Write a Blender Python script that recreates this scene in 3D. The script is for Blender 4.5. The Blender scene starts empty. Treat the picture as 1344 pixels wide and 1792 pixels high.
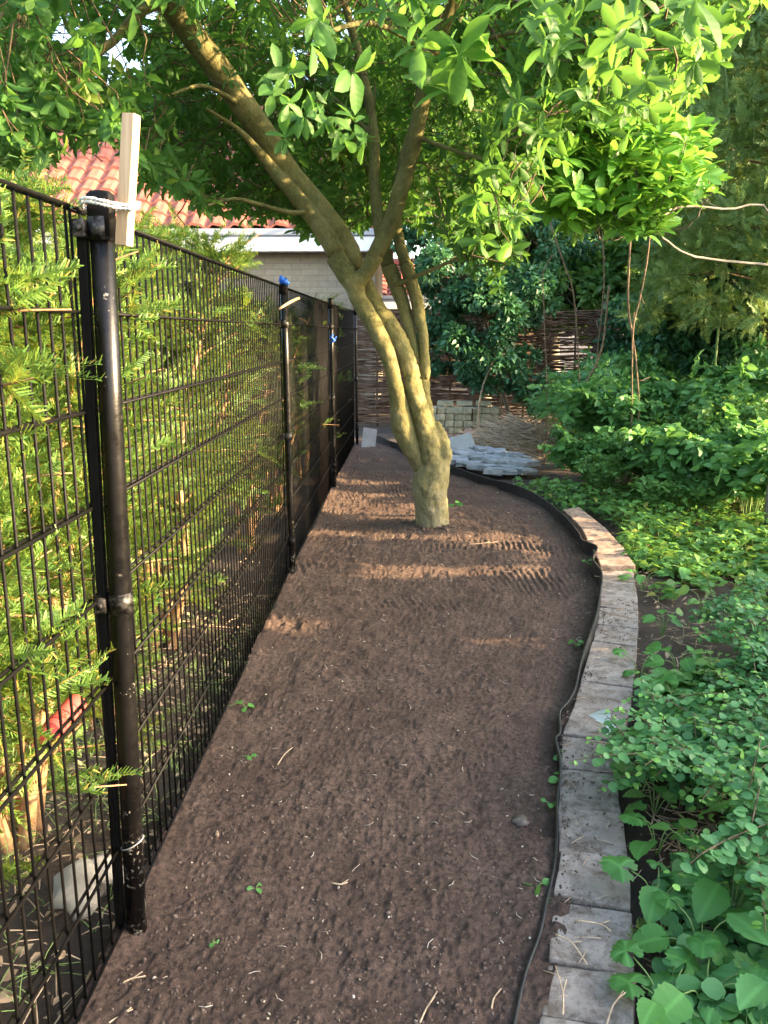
import bpy, math, random
import numpy as np
from mathutils import Matrix, Vector

R = math.radians
rng = np.random.default_rng(7)
random.seed(7)
SC = bpy.context.scene
COL = SC.collection

# ------------------------------------------------------------------ camera
H = 1.39                                   # lens height above the soil
FPX, W0, H0 = 1450.0, 1344.0, 1792.0       # focal length in photo pixels
PITCH, YAW = R(12.3), R(1.1)
_f = np.array([-math.sin(YAW) * math.cos(PITCH), math.cos(YAW) * math.cos(PITCH), -math.sin(PITCH)])
_r = np.array([math.cos(YAW), math.sin(YAW), 0.0])
_u = np.cross(_r, _f)
cam = bpy.data.cameras.new("camera")
cam.sensor_fit = 'VERTICAL'
cam.sensor_height = 36.0
cam.lens = 36.0 * FPX / H0
cam.clip_start, cam.clip_end = 0.05, 600
camo = bpy.data.objects.new("camera", cam)
COL.objects.link(camo)
camo.matrix_world = Matrix(((_r[0], _u[0], -_f[0], 0), (_r[1], _u[1], -_f[1], 0), (_r[2], _u[2], -_f[2], H), (0, 0, 0, 1)))
SC.camera = camo

# ------------------------------------------------------------------ light
SUN_EL = R(17)
SUN_AZ = math.atan2(-0.15, 1.0)            # world angle of the direction towards the sun (from +x)
sdir = Vector((math.cos(SUN_AZ) * math.cos(SUN_EL), math.sin(SUN_AZ) * math.cos(SUN_EL), math.sin(SUN_EL)))
w = bpy.data.worlds.new("World")
SC.world = w
w.use_nodes = True
nt = w.node_tree
sky = nt.nodes.new("ShaderNodeTexSky")
sky.sky_type = 'NISHITA'
sky.sun_disc = False
sky.sun_elevation = SUN_EL
sky.sun_rotation = math.pi / 2 - SUN_AZ
sky.air_density, sky.dust_density, sky.ozone_density = 1.0, 3.5, 0.8
bg = nt.nodes["Background"]
bg.inputs[1].default_value = 0.15
nt.links.new(sky.outputs[0], bg.inputs[0])
sl = bpy.data.lights.new("sun", 'SUN')
sl.energy = 3.7
sl.angle = R(0.6)
sl.color = (1.0, 0.71, 0.41)
so = bpy.data.objects.new("sun", sl)
COL.objects.link(so)
so.rotation_euler = sdir.to_track_quat('Z', 'Y').to_euler()
SC.view_settings.view_transform = 'Standard'
SC.view_settings.look = 'None'
SC.view_settings.exposure = 3.05
SC.view_settings.gamma = 1.0
SC.cycles.max_bounces = 8
SC.cycles.transparent_max_bounces = 4
SC.cycles.sample_clamp_indirect = 6.0


# ------------------------------------------------------------------ pixel <-> world
def ray(px, py):
    return _f + (px - W0 / 2) / FPX * _r - (py - H0 / 2) / FPX * _u


def G(px, py, z=0.0):
    d = ray(px, py)
    t = (z - H) / d[2]
    return np.array([d[0] * t, d[1] * t, z])


def PY(px, py, Y):
    d = ray(px, py)
    t = Y / d[1]
    return np.array([d[0] * t, Y, H + d[2] * t])


def proj(p):
    p = np.atleast_2d(p) - np.array([0, 0, H])
    zc = p @ _f
    zc = np.where(np.abs(zc) < 1e-6, 1e-6, zc)
    return W0 / 2 + FPX * (p @ _r) / zc, H0 / 2 - FPX * (p @ _u) / zc, zc


# ------------------------------------------------------------------ object helpers
def tag(o, label=None, cat=None, group=None, kind=None):
    if label: o['label'] = label
    if cat: o['category'] = cat
    if group: o['group'] = group
    if kind: o['kind'] = kind
    return o


def thing(name, label, cat, loc=(0, 0, 0), group=None):
    o = bpy.data.objects.new(name, None)
    o.empty_display_size = 0.1
    COL.objects.link(o)
    o.location = tuple(float(v) for v in loc)
    return tag(o, label, cat, group)


class MB:
    """collects quads and tris, builds ONE mesh object"""
    def __init__(s):
        s.v, s.q, s.t, s.n = [], [], [], 0

    def add(s, v, q=None, t=None, m=0, uv=None, smooth=True):
        v = np.asarray(v, float).reshape(-1, 3)
        if uv is None: uv = np.zeros((len(v), 2))
        if q is not None and len(q): s.q.append((np.asarray(q, int) + s.n, m, smooth))
        if t is not None and len(t): s.t.append((np.asarray(t, int) + s.n, m, smooth))
        s.v.append((v, uv))
        s.n += len(v)

    def tube(s, pts, rad, seg=8, m=0, cap=True, uvs=1.0):
        p = np.asarray(pts, float)
        n = len(p)
        rad = np.broadcast_to(np.asarray(rad, float), (n,))
        tg = np.gradient(p, axis=0)
        tg /= np.linalg.norm(tg, axis=1)[:, None] + 1e-12
        a = np.array([0, 0, 1.0]) if abs(tg[0][2]) < 0.9 else np.array([1.0, 0, 0])
        a = np.cross(tg[0], a); a /= np.linalg.norm(a)
        th = np.linspace(0, 2 * math.pi, seg, endpoint=False)
        vs = []
        for i in range(n):
            a = a - tg[i] * np.dot(a, tg[i]); a /= np.linalg.norm(a) + 1e-12
            b = np.cross(tg[i], a)
            vs.append(p[i] + rad[i] * (np.cos(th)[:, None] * a + np.sin(th)[:, None] * b))
        v = np.concatenate(vs)
        i = np.arange(n - 1)[:, None] * seg
        j = np.arange(seg)[None, :]
        k = (j + 1) % seg
        q = np.stack([i + j, i + k, i + k + seg, i + j + seg], -1).reshape(-1, 4)
        t = None
        if cap:
            v = np.concatenate([v, p[:1], p[-1:]])
            c0, c1 = n * seg, n * seg + 1
            jj = np.arange(seg); kk = (jj + 1) % seg
            t = np.concatenate([np.stack([kk, jj, np.full(seg, c0)], -1),
                                np.stack([jj + (n - 1) * seg, kk + (n - 1) * seg, np.full(seg, c1)], -1)])
        s.add(v, q, t, m)

    def box(s, c, size, rot=None, m=0, bev=0.0):
        """box with chamfered edges (24 corner points when bev > 0)"""
        hx = np.asarray(size, float) / 2
        c = np.asarray(c, float)
        if bev <= 0:
            v = np.array([[x, y, z] for z in (-1, 1) for y in (-1, 1) for x in (-1, 1)]) * hx
            q = [[0, 2, 3, 1], [4, 5, 7, 6], [0, 1, 5, 4], [2, 6, 7, 3], [0, 4, 6, 2], [1, 3, 7, 5]]
            t = None
        else:
            b = min(bev, hx.min() * 0.9)
            import bmesh
            bm = bmesh.new()
            bmesh.ops.create_cube(bm, size=1.0)
            for vv in bm.verts: vv.co = Vector((vv.co.x * 2 * hx[0], vv.co.y * 2 * hx[1], vv.co.z * 2 * hx[2]))
            bmesh.ops.bevel(bm, geom=list(bm.edges), offset=b, segments=2, affect='EDGES', profile=0.6)
            bmesh.ops.triangulate(bm, faces=[f for f in bm.faces if len(f.verts) > 4])
            bm.verts.index_update()
            v = np.array([vv.co[:] for vv in bm.verts])
            q = [[x.index for x in f.verts] for f in bm.faces if len(f.verts) == 4]
            t = [[x.index for x in f.verts] for f in bm.faces if len(f.verts) == 3]
            bm.free()
        if rot is not None: v = v @ np.asarray(rot).T
        s.add(v + c, q, t, m, smooth=False)

    def inst(s, T, Rm, pos, sc, m=0):
        """many copies of a template: T=(verts,quads,tris,uv); Rm (N,3,3), pos (N,3), sc (N,)"""
        tv, tq, tt, tu = T
        N, n = len(pos), len(tv)
        if N == 0: return
        v = np.einsum('nij,kj->nki', Rm, tv) * np.asarray(sc).reshape(N, 1, -1) + np.asarray(pos)[:, None, :]
        off = (np.arange(N) * n)[:, None, None]
        q = (np.asarray(tq)[None] + off).reshape(-1, 4) if len(tq) else None
        t = (np.asarray(tt)[None] + off).reshape(-1, 3) if len(tt) else None
        s.add(v.reshape(-1, 3), q, t, m, np.tile(tu, (N, 1)))

    def build(s, name, mats, parent=None, off=None):
        v = np.concatenate([a for a, _ in s.v]); uv = np.concatenate([b for _, b in s.v])
        if off is not None: v = v - np.asarray(off, float)
        lv, ls, mi, sm = [], [], [], []
        pos = 0
        for lst, k in ((s.q, 4), (s.t, 3)):
            for f, m, smo in lst:
                lv.append(f.reshape(-1)); ls.append(pos + np.arange(len(f)) * k)
                mi.append(np.full(len(f), m)); sm.append(np.full(len(f), smo)); pos += len(f) * k
        lv = np.concatenate(lv); ls = np.concatenate(ls); mi = np.concatenate(mi); sm = np.concatenate(sm)
        me = bpy.data.meshes.new(name)
        me.vertices.add(len(v)); me.vertices.foreach_set("co", v.astype(np.float32).ravel())
        me.loops.add(len(lv)); me.loops.foreach_set("vertex_index", lv.astype(np.int32))
        me.polygons.add(len(ls)); me.polygons.foreach_set("loop_start", ls.astype(np.int32))
        me.polygons.foreach_set("material_index", mi.astype(np.int32))
        me.polygons.foreach_set("use_smooth", sm.astype(bool))
        u = me.uv_layers.new(name="UVMap")
        u.data.foreach_set("uv", uv[lv].astype(np.float32).ravel())
        me.update(calc_edges=True)
        me.validate()
        for mt in (mats if isinstance(mats, (list, tuple)) else [mats]): me.materials.append(mt)
        o = bpy.data.objects.new(name, me)
        COL.objects.link(o)
        if parent is not None: o.parent = parent
        return o


def copy_tree(o, parent=None):
    c = o.copy(); COL.objects.link(c)
    if parent is not None: c.parent = parent
    for ch in [x for x in o.children]:
        copy_tree(ch, c)
    return c


def norm(a):
    a = np.asarray(a, float)
    return a / (np.linalg.norm(a, axis=-1, keepdims=True) + 1e-12)


def frames(d, n):
    d = norm(d)
    n = n - d * np.sum(n * d, -1, keepdims=True)
    n = norm(n + 1e-6)
    return np.stack([np.cross(d, n), d, n], -1)


def rv(N):
    return norm(rng.normal(size=(N, 3)))


def spline(pts, n):
    """Catmull-Rom through pts (k,m) sampled at n points"""
    p = np.asarray(pts, float)
    p = np.concatenate([2 * p[:1] - p[1:2], p, 2 * p[-1:] - p[-2:-1]])
    k = len(p) - 3
    u = np.linspace(0, k - 1e-9, n); i = u.astype(int); t = (u - i)[:, None]
    a, b, c, d = p[i], p[i + 1], p[i + 2], p[i + 3]
    return 0.5 * (2 * b + (c - a) * t + (2 * a - 5 * b + 4 * c - d) * t ** 2 + (3 * b - a - 3 * c + d) * t ** 3)


_L = np.random.default_rng(3).random((256, 256))
def vnoise(x, y):
    xi, yi = np.floor(x).astype(int), np.floor(y).astype(int)
    fx, fy = x - xi, y - yi
    fx, fy = fx * fx * (3 - 2 * fx), fy * fy * (3 - 2 * fy)
    g = lambda a, b: _L[a % 256, b % 256]
    return (g(xi, yi) * (1 - fx) + g(xi + 1, yi) * fx) * (1 - fy) + (g(xi, yi + 1) * (1 - fx) + g(xi + 1, yi + 1) * fx) * fy - 0.5


# ------------------------------------------------------------------ materials
def new_mat(name):
    m = bpy.data.materials.new(name); m.use_nodes = True
    t = m.node_tree
    return m, t, t.nodes["Principled BSDF"], t.nodes["Material Output"]


def nd(t, typ, **kw):
    n = t.nodes.new(typ)
    for k, v in kw.items():
        if k in n.inputs.keys(): n.inputs[k].default_value = v
        else: setattr(n, k, v)
    return n


def ramp(t, fac, stops):
    r = t.nodes.new("ShaderNodeValToRGB")
    e = r.color_ramp.elements
    e[0].position, e[0].color = stops[0][0], (*stops[0][1], 1)
    e[1].position, e[1].color = stops[-1][0], (*stops[-1][1], 1)
    for p, c in stops[1:-1]:
        x = e.new(p); x.color = (*c, 1)
    t.links.new(fac, r.inputs[0])
    return r.outputs[0]


def noise(t, scale, detail=5.0, rough=0.6, co=None, dist=0.0):
    n = nd(t, "ShaderNodeTexNoise", Scale=scale, Detail=detail, Roughness=rough, Distortion=dist)
    if co is None: co = nd(t, "ShaderNodeTexCoord").outputs["Object"]
    t.links.new(co, n.inputs["Vector"])
    return n.outputs["Fac"]


def mixc(t, fac, a, b, typ='MIX'):
    m = t.nodes.new("ShaderNodeMix"); m.data_type = 'RGBA'; m.blend_type = typ
    for sk, v in ((m.inputs["Factor"], fac), (m.inputs[6], a), (m.inputs[7], b)):
        if isinstance(v, bpy.types.NodeSocket): t.links.new(v, sk)
        elif isinstance(v, (int, float)): sk.default_value = v
        else: sk.default_value = (*v, 1)
    return m.outputs[2]


def bump(t, h, bsdf, strength=0.5, dist=0.01, prev=None):
    b = nd(t, "ShaderNodeBump", Strength=strength, Distance=dist)
    t.links.new(h, b.inputs["Height"])
    if prev: t.links.new(prev, b.inputs["Normal"])
    t.links.new(b.outputs[0], bsdf.inputs["Normal"])
    return b.outputs[0]


def noisy(name, stops, scale=6, rough=0.8, bscale=40, bstr=0.4, bdist=0.005, metal=0.0, spec=0.3, detail=6):
    m, t, b, o = new_mat(name)
    t.links.new(ramp(t, noise(t, scale, detail), stops), b.inputs["Base Color"])
    b.inputs["Roughness"].default_value = rough
    b.inputs["Metallic"].default_value = metal
    b.inputs["Specular IOR Level"].default_value = spec
    if bstr: bump(t, noise(t, bscale, 6), b, bstr, bdist)
    return m


def leaf_mat(name, c1, c2, tr, trans=0.4, rough=0.45, vein=0.25, spec=0.4, odd=None):
    m, t, b, o = new_mat(name)
    gi = t.nodes.new("ShaderNodeNewGeometry").outputs["Random Per Island"]
    stops = [(0.0, c1), (0.75, c2), (0.93, c2)]
    if odd: stops += [(0.97, odd)]
    col = ramp(t, gi, stops)
    uvn = t.nodes.new("ShaderNodeUVMap")
    sp = t.nodes.new("ShaderNodeSeparateXYZ"); t.links.new(uvn.outputs[0], sp.inputs[0])
    ab = nd(t, "ShaderNodeMath", operation='ABSOLUTE'); t.links.new(sp.outputs[0], ab.inputs[0])
    mid = nd(t, "ShaderNodeMapRange"); mid.inputs[1].default_value = 0.02; mid.inputs[2].default_value = 0.07
    mid.inputs[3].default_value = vein; mid.inputs[4].default_value = 0.0
    t.links.new(ab.outputs[0], mid.inputs[0])
    # side veins: v +- |u| stripes
    su = nd(t, "ShaderNodeMath", operation='MULTIPLY_ADD'); su.inputs[1].default_value = -0.6
    t.links.new(ab.outputs[0], su.inputs[0]); t.links.new(sp.outputs[1], su.inputs[2])
    sv = nd(t, "ShaderNodeMath", operation='MULTIPLY'); sv.inputs[1].default_value = 44.0
    t.links.new(su.outputs[0], sv.inputs[0])
    sn = nd(t, "ShaderNodeMath", operation='SINE'); t.links.new(sv.outputs[0], sn.inputs[0])
    light = tuple(min(1, x * 1.9 + 0.02) for x in c2)
    col = mixc(t, mid.outputs[0], col, light)
    t.links.new(col, b.inputs["Base Color"])
    b.inputs["Roughness"].default_value = rough
    b.inputs["Specular IOR Level"].default_value = spec
    bump(t, sn.outputs[0], b, 0.08, 0.0015)
    tl = t.nodes.new("ShaderNodeBsdfTranslucent")
    t.links.new(mixc(t, 0.75, col, tr), tl.inputs[0])
    mx = t.nodes.new("ShaderNodeMixShader"); mx.inputs[0].default_value = trans
    t.links.new(b.outputs[0], mx.inputs[1]); t.links.new(tl.outputs[0], mx.inputs[2])
    t.links.new(mx.outputs[0], o.inputs[0])
    return m


M = {}
M['magnolia'] = leaf_mat('magnolia_leaf', (.026, .085, .018), (.062, .155, .032), (.16, .34, .045), .5, .5, spec=.28, odd=(.16, .24, .03))
M['magnolia2'] = leaf_mat('shrub_magnolia_leaf', (.07, .20, .035), (.12, .31, .05), (.28, .55, .06), .38, .36)
M['privet'] = leaf_mat('dark_shrub_leaf', (.03, .10, .045), (.06, .17, .075), (.08, .22, .05), .25, .4, .1)
M['far'] = leaf_mat('far_tree_leaf', (.045, .12, .04), (.10, .22, .065), (.14, .32, .04), .35, .5, .0)
M['farlight'] = leaf_mat('far_light_leaf', (.07, .16, .04), (.12, .25, .06), (.25, .45, .06), .4, .5, .0)
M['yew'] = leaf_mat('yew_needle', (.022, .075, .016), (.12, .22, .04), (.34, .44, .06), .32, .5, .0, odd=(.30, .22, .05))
M['yewshade'] = leaf_mat('shaded_yew_needle', (.03, .07, .02), (.07, .12, .03), (.15, .24, .04), .25, .55, .0)  # yew needles again, with the shade of the rear shrubs put into the colour
M['bramble'] = leaf_mat('bramble_leaf', (.06, .18, .05), (.14, .32, .10), (.22, .45, .07), .36, .45, .25)
M['cover'] = leaf_mat('cover_leaf', (.05, .15, .035), (.12, .28, .06), (.30, .5, .07), .36, .45, .2, odd=(.30, .28, .06))
M['round'] = leaf_mat('snowberry_leaf', (.055, .17, .06), (.11, .28, .09), (.2, .42, .1), .3, .45, .1)
M['roundlime'] = leaf_mat('young_snowberry_leaf', (.15, .36, .08), (.22, .46, .10), (.4, .6, .1), .35, .45, .1)
M['weed'] = leaf_mat('weed_leaf', (.05, .17, .04), (.10, .28, .06), (.25, .5, .08), .34, .42, .3)
M['creeper'] = leaf_mat('creeper_leaf', (.07, .22, .07), (.11, .29, .09), (.25, .5, .1), .3, .4, .35)
M['silver'] = leaf_mat('silver_leaf', (.55, .65, .60), (.62, .70, .66), (.4, .5, .4), .15, .6, .1)
M['grassy'] = leaf_mat('reed_leaf', (.07, .18, .06), (.13, .28, .10), (.25, .42, .1), .35, .45, .1)
M['twig'] = noisy('twig_bark', [(.3, (.05, .035, .02)), (.7, (.13, .095, .05))], 30, .85, 80, .3)
M['vine'] = noisy('vine_bark', [(.3, (.12, .08, .05)), (.7, (.26, .18, .11))], 30, .85, 80, .3)
M['greybark'] = noisy('grey_bark', [(.3, (.11, .10, .08)), (.7, (.24, .22, .18))], 20, .85, 90, .4)
M['yewbark'] = noisy('yew_bark', [(.3, (.17, .085, .04)), (.55, (.36, .22, .11)), (.75, (.48, .34, .19))], 14, .85, 60, .7, .006)
M['greenstem'] = noisy('green_stem', [(.3, (.12, .2, .06)), (.7, (.22, .32, .10))], 20, .6, 60, .1)
M['redstem'] = noisy('red_stem', [(.3, (.10, .07, .04)), (.7, (.20, .14, .08))], 20, .6, 60, .1)
M['straw'] = noisy('straw', [(.3, (.32, .23, .15)), (.7, (.58, .46, .32))], 30, .9, 60, .2)
M['brushtwig'] = noisy('dry_brush', [(.3, (.20, .14, .09)), (.7, (.46, .35, .24))], 12, .9, 60, .2)
M['rope'] = noisy('white_rope', [(.3, (.62, .60, .56)), (.7, (.85, .83, .80))], 60, .9, 300, .6, .003)
M['rod'] = noisy('willow_rod', [(.3, (.075, .045, .03)), (.55, (.17, .105, .07)), (.78, (.30, .20, .135))], 5, .8, 50, .4)
M['stake'] = noisy('willow_stake', [(.3, (.09, .06, .04)), (.7, (.2, .14, .09))], 12, .85, 50, .5)
M['white'] = noisy('white_paint', [(.3, (.74, .75, .77)), (.7, (.82, .83, .84))], 2, .5, 20, .05)
M['lead'] = noisy('grey_gutter', [(.3, (.30, .32, .36)), (.7, (.42, .44, .48))], 3, .5, 20, .1)
M['red'] = noisy('red_hose', [(.3, (.42, .05, .05)), (.7, (.60, .10, .08))], 9, .55, 60, .2)
M['blue'] = noisy('blue_plastic', [(.3, (.008, .05, .30)), (.7, (.02, .12, .5))], 14, .4, 30, .3)
M['concrete'] = noisy('rough_concrete', [(.3, (.20, .185, .16)), (.7, (.42, .40, .35))], 9, .95, 60, .7)
M['stone'] = noisy('field_stone', [(.3, (.09, .075, .06)), (.7, (.19, .165, .14))], 14, .95, 70, .8)
M['sett'] = noisy('blue_grey_sett', [(.3, (.20, .21, .22)), (.5, (.34, .35, .37)), (.72, (.47, .48, .50))], 9, .85, 60, .6)
M['slab'] = noisy('grey_slab', [(.3, (.30, .32, .32)), (.7, (.44, .46, .45))], 5, .85, 60, .4)
M['zinc'] = noisy('dull_zinc', [(.3, (.16, .17, .18)), (.7, (.30, .31, .33))], 6, .6, 40, .2)
M['buff'] = noisy('buff_brick', [(.3, (.32, .29, .19)), (.7, (.54, .49, .35))], 11, .95, 70, .7)
M['redbrick'] = noisy('worn_red_brick', [(.3, (.20, .13, .10)), (.7, (.36, .25, .19))], 11, .95, 70, .7)
M['clamp'] = noisy('clamp_metal', [(.45, (.008, .008, .008)), (.7, (.12, .115, .11))], 40, .45, 60, .5, metal=.6)
M['steelwire'] = noisy('steel_wire', [(.3, (.4, .4, .4)), (.7, (.6, .6, .6))], 20, .4, 60, .1, metal=.7)


def black_paint():
    m, t, b, o = new_mat('black_coating')
    co = nd(t, "ShaderNodeTexCoord").outputs["Object"]
    n1 = noise(t, 5, 6, .7, co)
    t.links.new(ramp(t, n1, [(.35, (.003, .003, .0035)), (.7, (.009, .0085, .008))]), b.inputs["Base Color"])
    t.links.new(ramp(t, noise(t, 22, 5, .7, co), [(.3, (.45, .45, .45)), (.7, (.65, .65, .65))]), b.inputs["Roughness"])
    b.inputs["Specular IOR Level"].default_value = .10
    bump(t, noise(t, 120, 4, .6, co), b, .12, .002)
    return m


def post_paint():
    m, t, b, o = new_mat('spattered_black_coating')
    co = nd(t, "ShaderNodeTexCoord").outputs["Object"]
    sp = t.nodes.new("ShaderNodeSeparateXYZ"); t.links.new(co, sp.inputs[0])
    low = nd(t, "ShaderNodeMapRange"); low.inputs[1].default_value = 0.55; low.inputs[2].default_value = 0.0
    t.links.new(sp.outputs[2], low.inputs[0])
    f = noise(t, 110, 3, .8, co)
    big = noise(t, 14, 5, .7, co)
    mul = nd(t, "ShaderNodeMath", operation='MULTIPLY'); t.links.new(f, mul.inputs[0]); t.links.new(big, mul.inputs[1])
    ad = nd(t, "ShaderNodeMath", operation='MULTIPLY_ADD'); ad.inputs[1].default_value = 0.10
    t.links.new(low.outputs[0], ad.inputs[0]); t.links.new(mul.outputs[0], ad.inputs[2])
    spot = ramp(t, ad.outputs[0], [(.385, (0, 0, 0)), (.45, (1, 1, 1))])
    base = ramp(t, noise(t, 4, 5, .7, co), [(.35, (.0018, .0018, .002)), (.7, (.0055, .005, .0048))])
    t.links.new(mixc(t, spot, base, (.36, .34, .30)), b.inputs["Base Color"])
    t.links.new(ramp(t, noise(t, 30, 5, .7, co), [(.3, (.22, .22, .22)), (.7, (.42, .42, .42))]), b.inputs["Roughness"])
    b.inputs["Specular IOR Level"].default_value = .3
    bump(t, noise(t, 160, 4, .6, co), b, .15, .002)
    return m


def bark():
    m, t, b, o = new_mat('magnolia_bark')
    co = nd(t, "ShaderNodeTexCoord").outputs["Object"]
    n1 = noise(t, 5, 8, .7, co)
    c = ramp(t, n1, [(.30, (.085, .078, .030)), (.5, (.165, .150, .055)), (.68, (.25, .22, .10))])
    lich = ramp(t, noise(t, 9, 6, .75, co, .4), [(.56, (0, 0, 0)), (.66, (1, 1, 1))])
    c = mixc(t, lich, c, (.14, .16, .06))
    sp = t.nodes.new("ShaderNodeSeparateXYZ"); t.links.new(co, sp.inputs[0])
    g = nd(t, "ShaderNodeMapRange"); g.inputs[1].default_value = .85; g.inputs[2].default_value = .0
    t.links.new(sp.outputs[2], g.inputs[0])
    pale = nd(t, "ShaderNodeMath", operation='MULTIPLY'); t.links.new(g.outputs[0], pale.inputs[0])
    t.links.new(ramp(t, noise(t, 12, 7, .7, co), [(.36, (.2, .2, .2)), (.6, (1, 1, 1))]), pale.inputs[1])
    c = mixc(t, pale.outputs[0], c, (.24, .225, .15))
    t.links.new(c, b.inputs["Base Color"])
    b.inputs["Roughness"].default_value = .85
    b.inputs["Specular IOR Level"].default_value = .2
    mp = nd(t, "ShaderNodeMapping"); mp.inputs["Scale"].default_value = (1, 1, .45); t.links.new(co, mp.inputs[0])
    wv = nd(t, "ShaderNodeVectorMath", operation='ADD'); t.links.new(mp.outputs[0], wv.inputs[0])
    nn = nd(t, "ShaderNodeTexNoise", Scale=9.0, Detail=4.0); t.links.new(co, nn.inputs["Vector"])
    ns = nd(t, "ShaderNodeVectorMath", operation='SCALE'); ns.inputs["Scale"].default_value = .09; t.links.new(nn.outputs["Color"], ns.inputs[0]); t.links.new(ns.outputs[0], wv.inputs[1])
    vo = nd(t, "ShaderNodeTexVoronoi", Scale=34.0); vo.feature = 'DISTANCE_TO_EDGE'; t.links.new(wv.outputs[0], vo.inputs["Vector"])
    crack = ramp(t, vo.outputs["Distance"], [(.0, (0, 0, 0)), (.09, (1, 1, 1))])
    cm = mixc(t, .25, (1, 1, 1), crack)
    c = mixc(t, 1.0, c, cm, 'MULTIPLY')
    len_ = nd(t, "ShaderNodeTexVoronoi", Scale=55.0); t.links.new(co, len_.inputs["Vector"])
    c = mixc(t, ramp(t, len_.outputs["Distance"], [(.10, (.7, .7, .7)), (.2, (0, 0, 0))]), c, (.26, .24, .16))
    t.links.new(c, b.inputs["Base Color"])
    p = bump(t, noise(t, 26, 8, .75, co), b, .6, .012)
    p = bump(t, crack, b, .35, .004, p)
    bump(t, noise(t, 120, 5, .7, co), b, .7, .005, p)
    return m


def soil_mat():
    m, t, b, o = new_mat('raked_soil')
    co = nd(t, "ShaderNodeTexCoord").outputs["Object"]
    c = ramp(t, noise(t, 3.0, 9, .75, co), [(.25, (.076, .049, .039)), (.5, (.140, .095, .075)), (.72, (.205, .145, .115))])
    c = mixc(t, ramp(t, noise(t, 60, 4, .7, co), [(.35, (1, 1, 1)), (.6, (0, 0, 0))]), c, (.065, .047, .039))
    t.links.new(c, b.inputs["Base Color"])
    b.inputs["Roughness"].default_value = .95
    b.inputs["Specular IOR Level"].default_value = .15
    p = bump(t, noise(t, 45, 8, .8, co), b, .8, .02)
    bump(t, noise(t, 220, 5, .8, co), b, .6, .006, p)
    return m


def earth_mat():
    m, t, b, o = new_mat('garden_earth')
    co = nd(t, "ShaderNodeTexCoord").outputs["Object"]
    c = ramp(t, noise(t, 4, 9, .75, co), [(.3, (.035, .026, .019)), (.55, (.075, .056, .042)), (.75, (.12, .095, .07))])
    t.links.new(c, b.inputs["Base Color"])
    b.inputs["Roughness"].default_value = .95
    bump(t, noise(t, 30, 9, .8, co), b, .9, .03)
    return m


def paver_mat(name, a, bb, cc):
    m, t, b, o = new_mat(name)
    co = nd(t, "ShaderNodeTexCoord").outputs["Object"]
    oi = t.nodes.new("ShaderNodeObjectInfo")
    va = nd(t, "ShaderNodeVectorMath", operation='ADD'); t.links.new(co, va.inputs[0])
    rr = nd(t, "ShaderNodeVectorMath", operation='SCALE'); rr.inputs[0].default_value = (37, 11, 23)
    t.links.new(oi.outputs["Random"], rr.inputs["Scale"]); t.links.new(rr.outputs[0], va.inputs[1])
    v = va.outputs[0]
    c = ramp(t, noise(t, 6, 8, .7, v), [(.28, a), (.5, bb), (.72, cc)])
    dirt = ramp(t, noise(t, 17, 8, .8, v, .3), [(.45, (0, 0, 0)), (.62, (.9, .9, .9))])
    c = mixc(t, dirt, c, (.095, .07, .052))
    t.links.new(c, b.inputs["Base Color"])
    b.inputs["Roughness"].default_value = .92
    p = bump(t, noise(t, 40, 8, .75, v), b, .5, .006)
    bump(t, noise(t, 240, 3, .8, v), b, .4, .003, p)
    return m


def wood_mat():
    m, t, b, o = new_mat('planed_pine')
    co = nd(t, "ShaderNodeTexCoord").outputs["Object"]
    mp = nd(t, "ShaderNodeMapping"); mp.inputs["Scale"].default_value = (60, 60, 2.0); t.links.new(co, mp.inputs[0])
    c = ramp(t, noise(t, 1.2, 5, .6, mp.outputs[0], .6), [(.3, (.36, .21, .10)), (.55, (.52, .34, .19)), (.75, (.62, .44, .27))])
    t.links.new(c, b.inputs["Base Color"]); b.inputs["Roughness"].default_value = .7
    bump(t, noise(t, 2, 4, .6, mp.outputs[0]), b, .25, .002)
    return m


def wall_mat():
    m, t, b, o = new_mat('buff_house_brick')
    co = nd(t, "ShaderNodeTexCoord").outputs["Object"]
    mp = nd(t, "ShaderNodeMapping"); mp.inputs["Rotation"].default_value = (math.pi / 2, 0, 0); t.links.new(co, mp.inputs[0])
    br = nd(t, "ShaderNodeTexBrick", Scale=1.0)
    br.inputs["Brick Width"].default_value = .30; br.inputs["Row Height"].default_value = .096
    br.inputs["Mortar Size"].default_value = .008
    br.inputs["Color1"].default_value = (.24, .20, .14, 1); br.inputs["Color2"].default_value = (.31, .27, .20, 1)
    br.inputs["Mortar"].default_value = (.17, .15, .12, 1)
    t.links.new(mp.outputs[0], br.inputs[0])
    t.links.new(mixc(t, .35, br.outputs[0], ramp(t, noise(t, 8, 6), [(.3, (.22, .19, .14)), (.7, (.42, .37, .29))])), b.inputs["Base Color"])
    b.inputs["Roughness"].default_value = .95
    bump(t, br.outputs[1], b, -.6, .02)
    return m


def pantile_mat():
    m, t, b, o = new_mat('red_pantile')
    co = nd(t, "ShaderNodeTexCoord").outputs["Object"]
    c = ramp(t, noise(t, 5, 7, .7, co), [(.3, (.20, .055, .032)), (.5, (.30, .092, .055)), (.7, (.35, .13, .085))])
    t.links.new(c, b.inputs["Base Color"]); b.inputs["Roughness"].default_value = .75
    bump(t, noise(t, 50, 5), b, .3, .004)
    return m


def plastic_mat():
    m, t, b, o = new_mat('black_edging_plastic')
    co = nd(t, "ShaderNodeTexCoord").outputs["Object"]
    t.links.new(ramp(t, noise(t, 14, 7, .8, co), [(.4, (.012, .012, .013)), (.62, (.03, .028, .026)), (.75, (.09, .072, .058))]), b.inputs["Base Color"])
    t.links.new(ramp(t, noise(t, 30, 5, .7, co), [(.3, (.3, .3, .3)), (.7, (.6, .6, .6))]), b.inputs["Roughness"])
    return m


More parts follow.
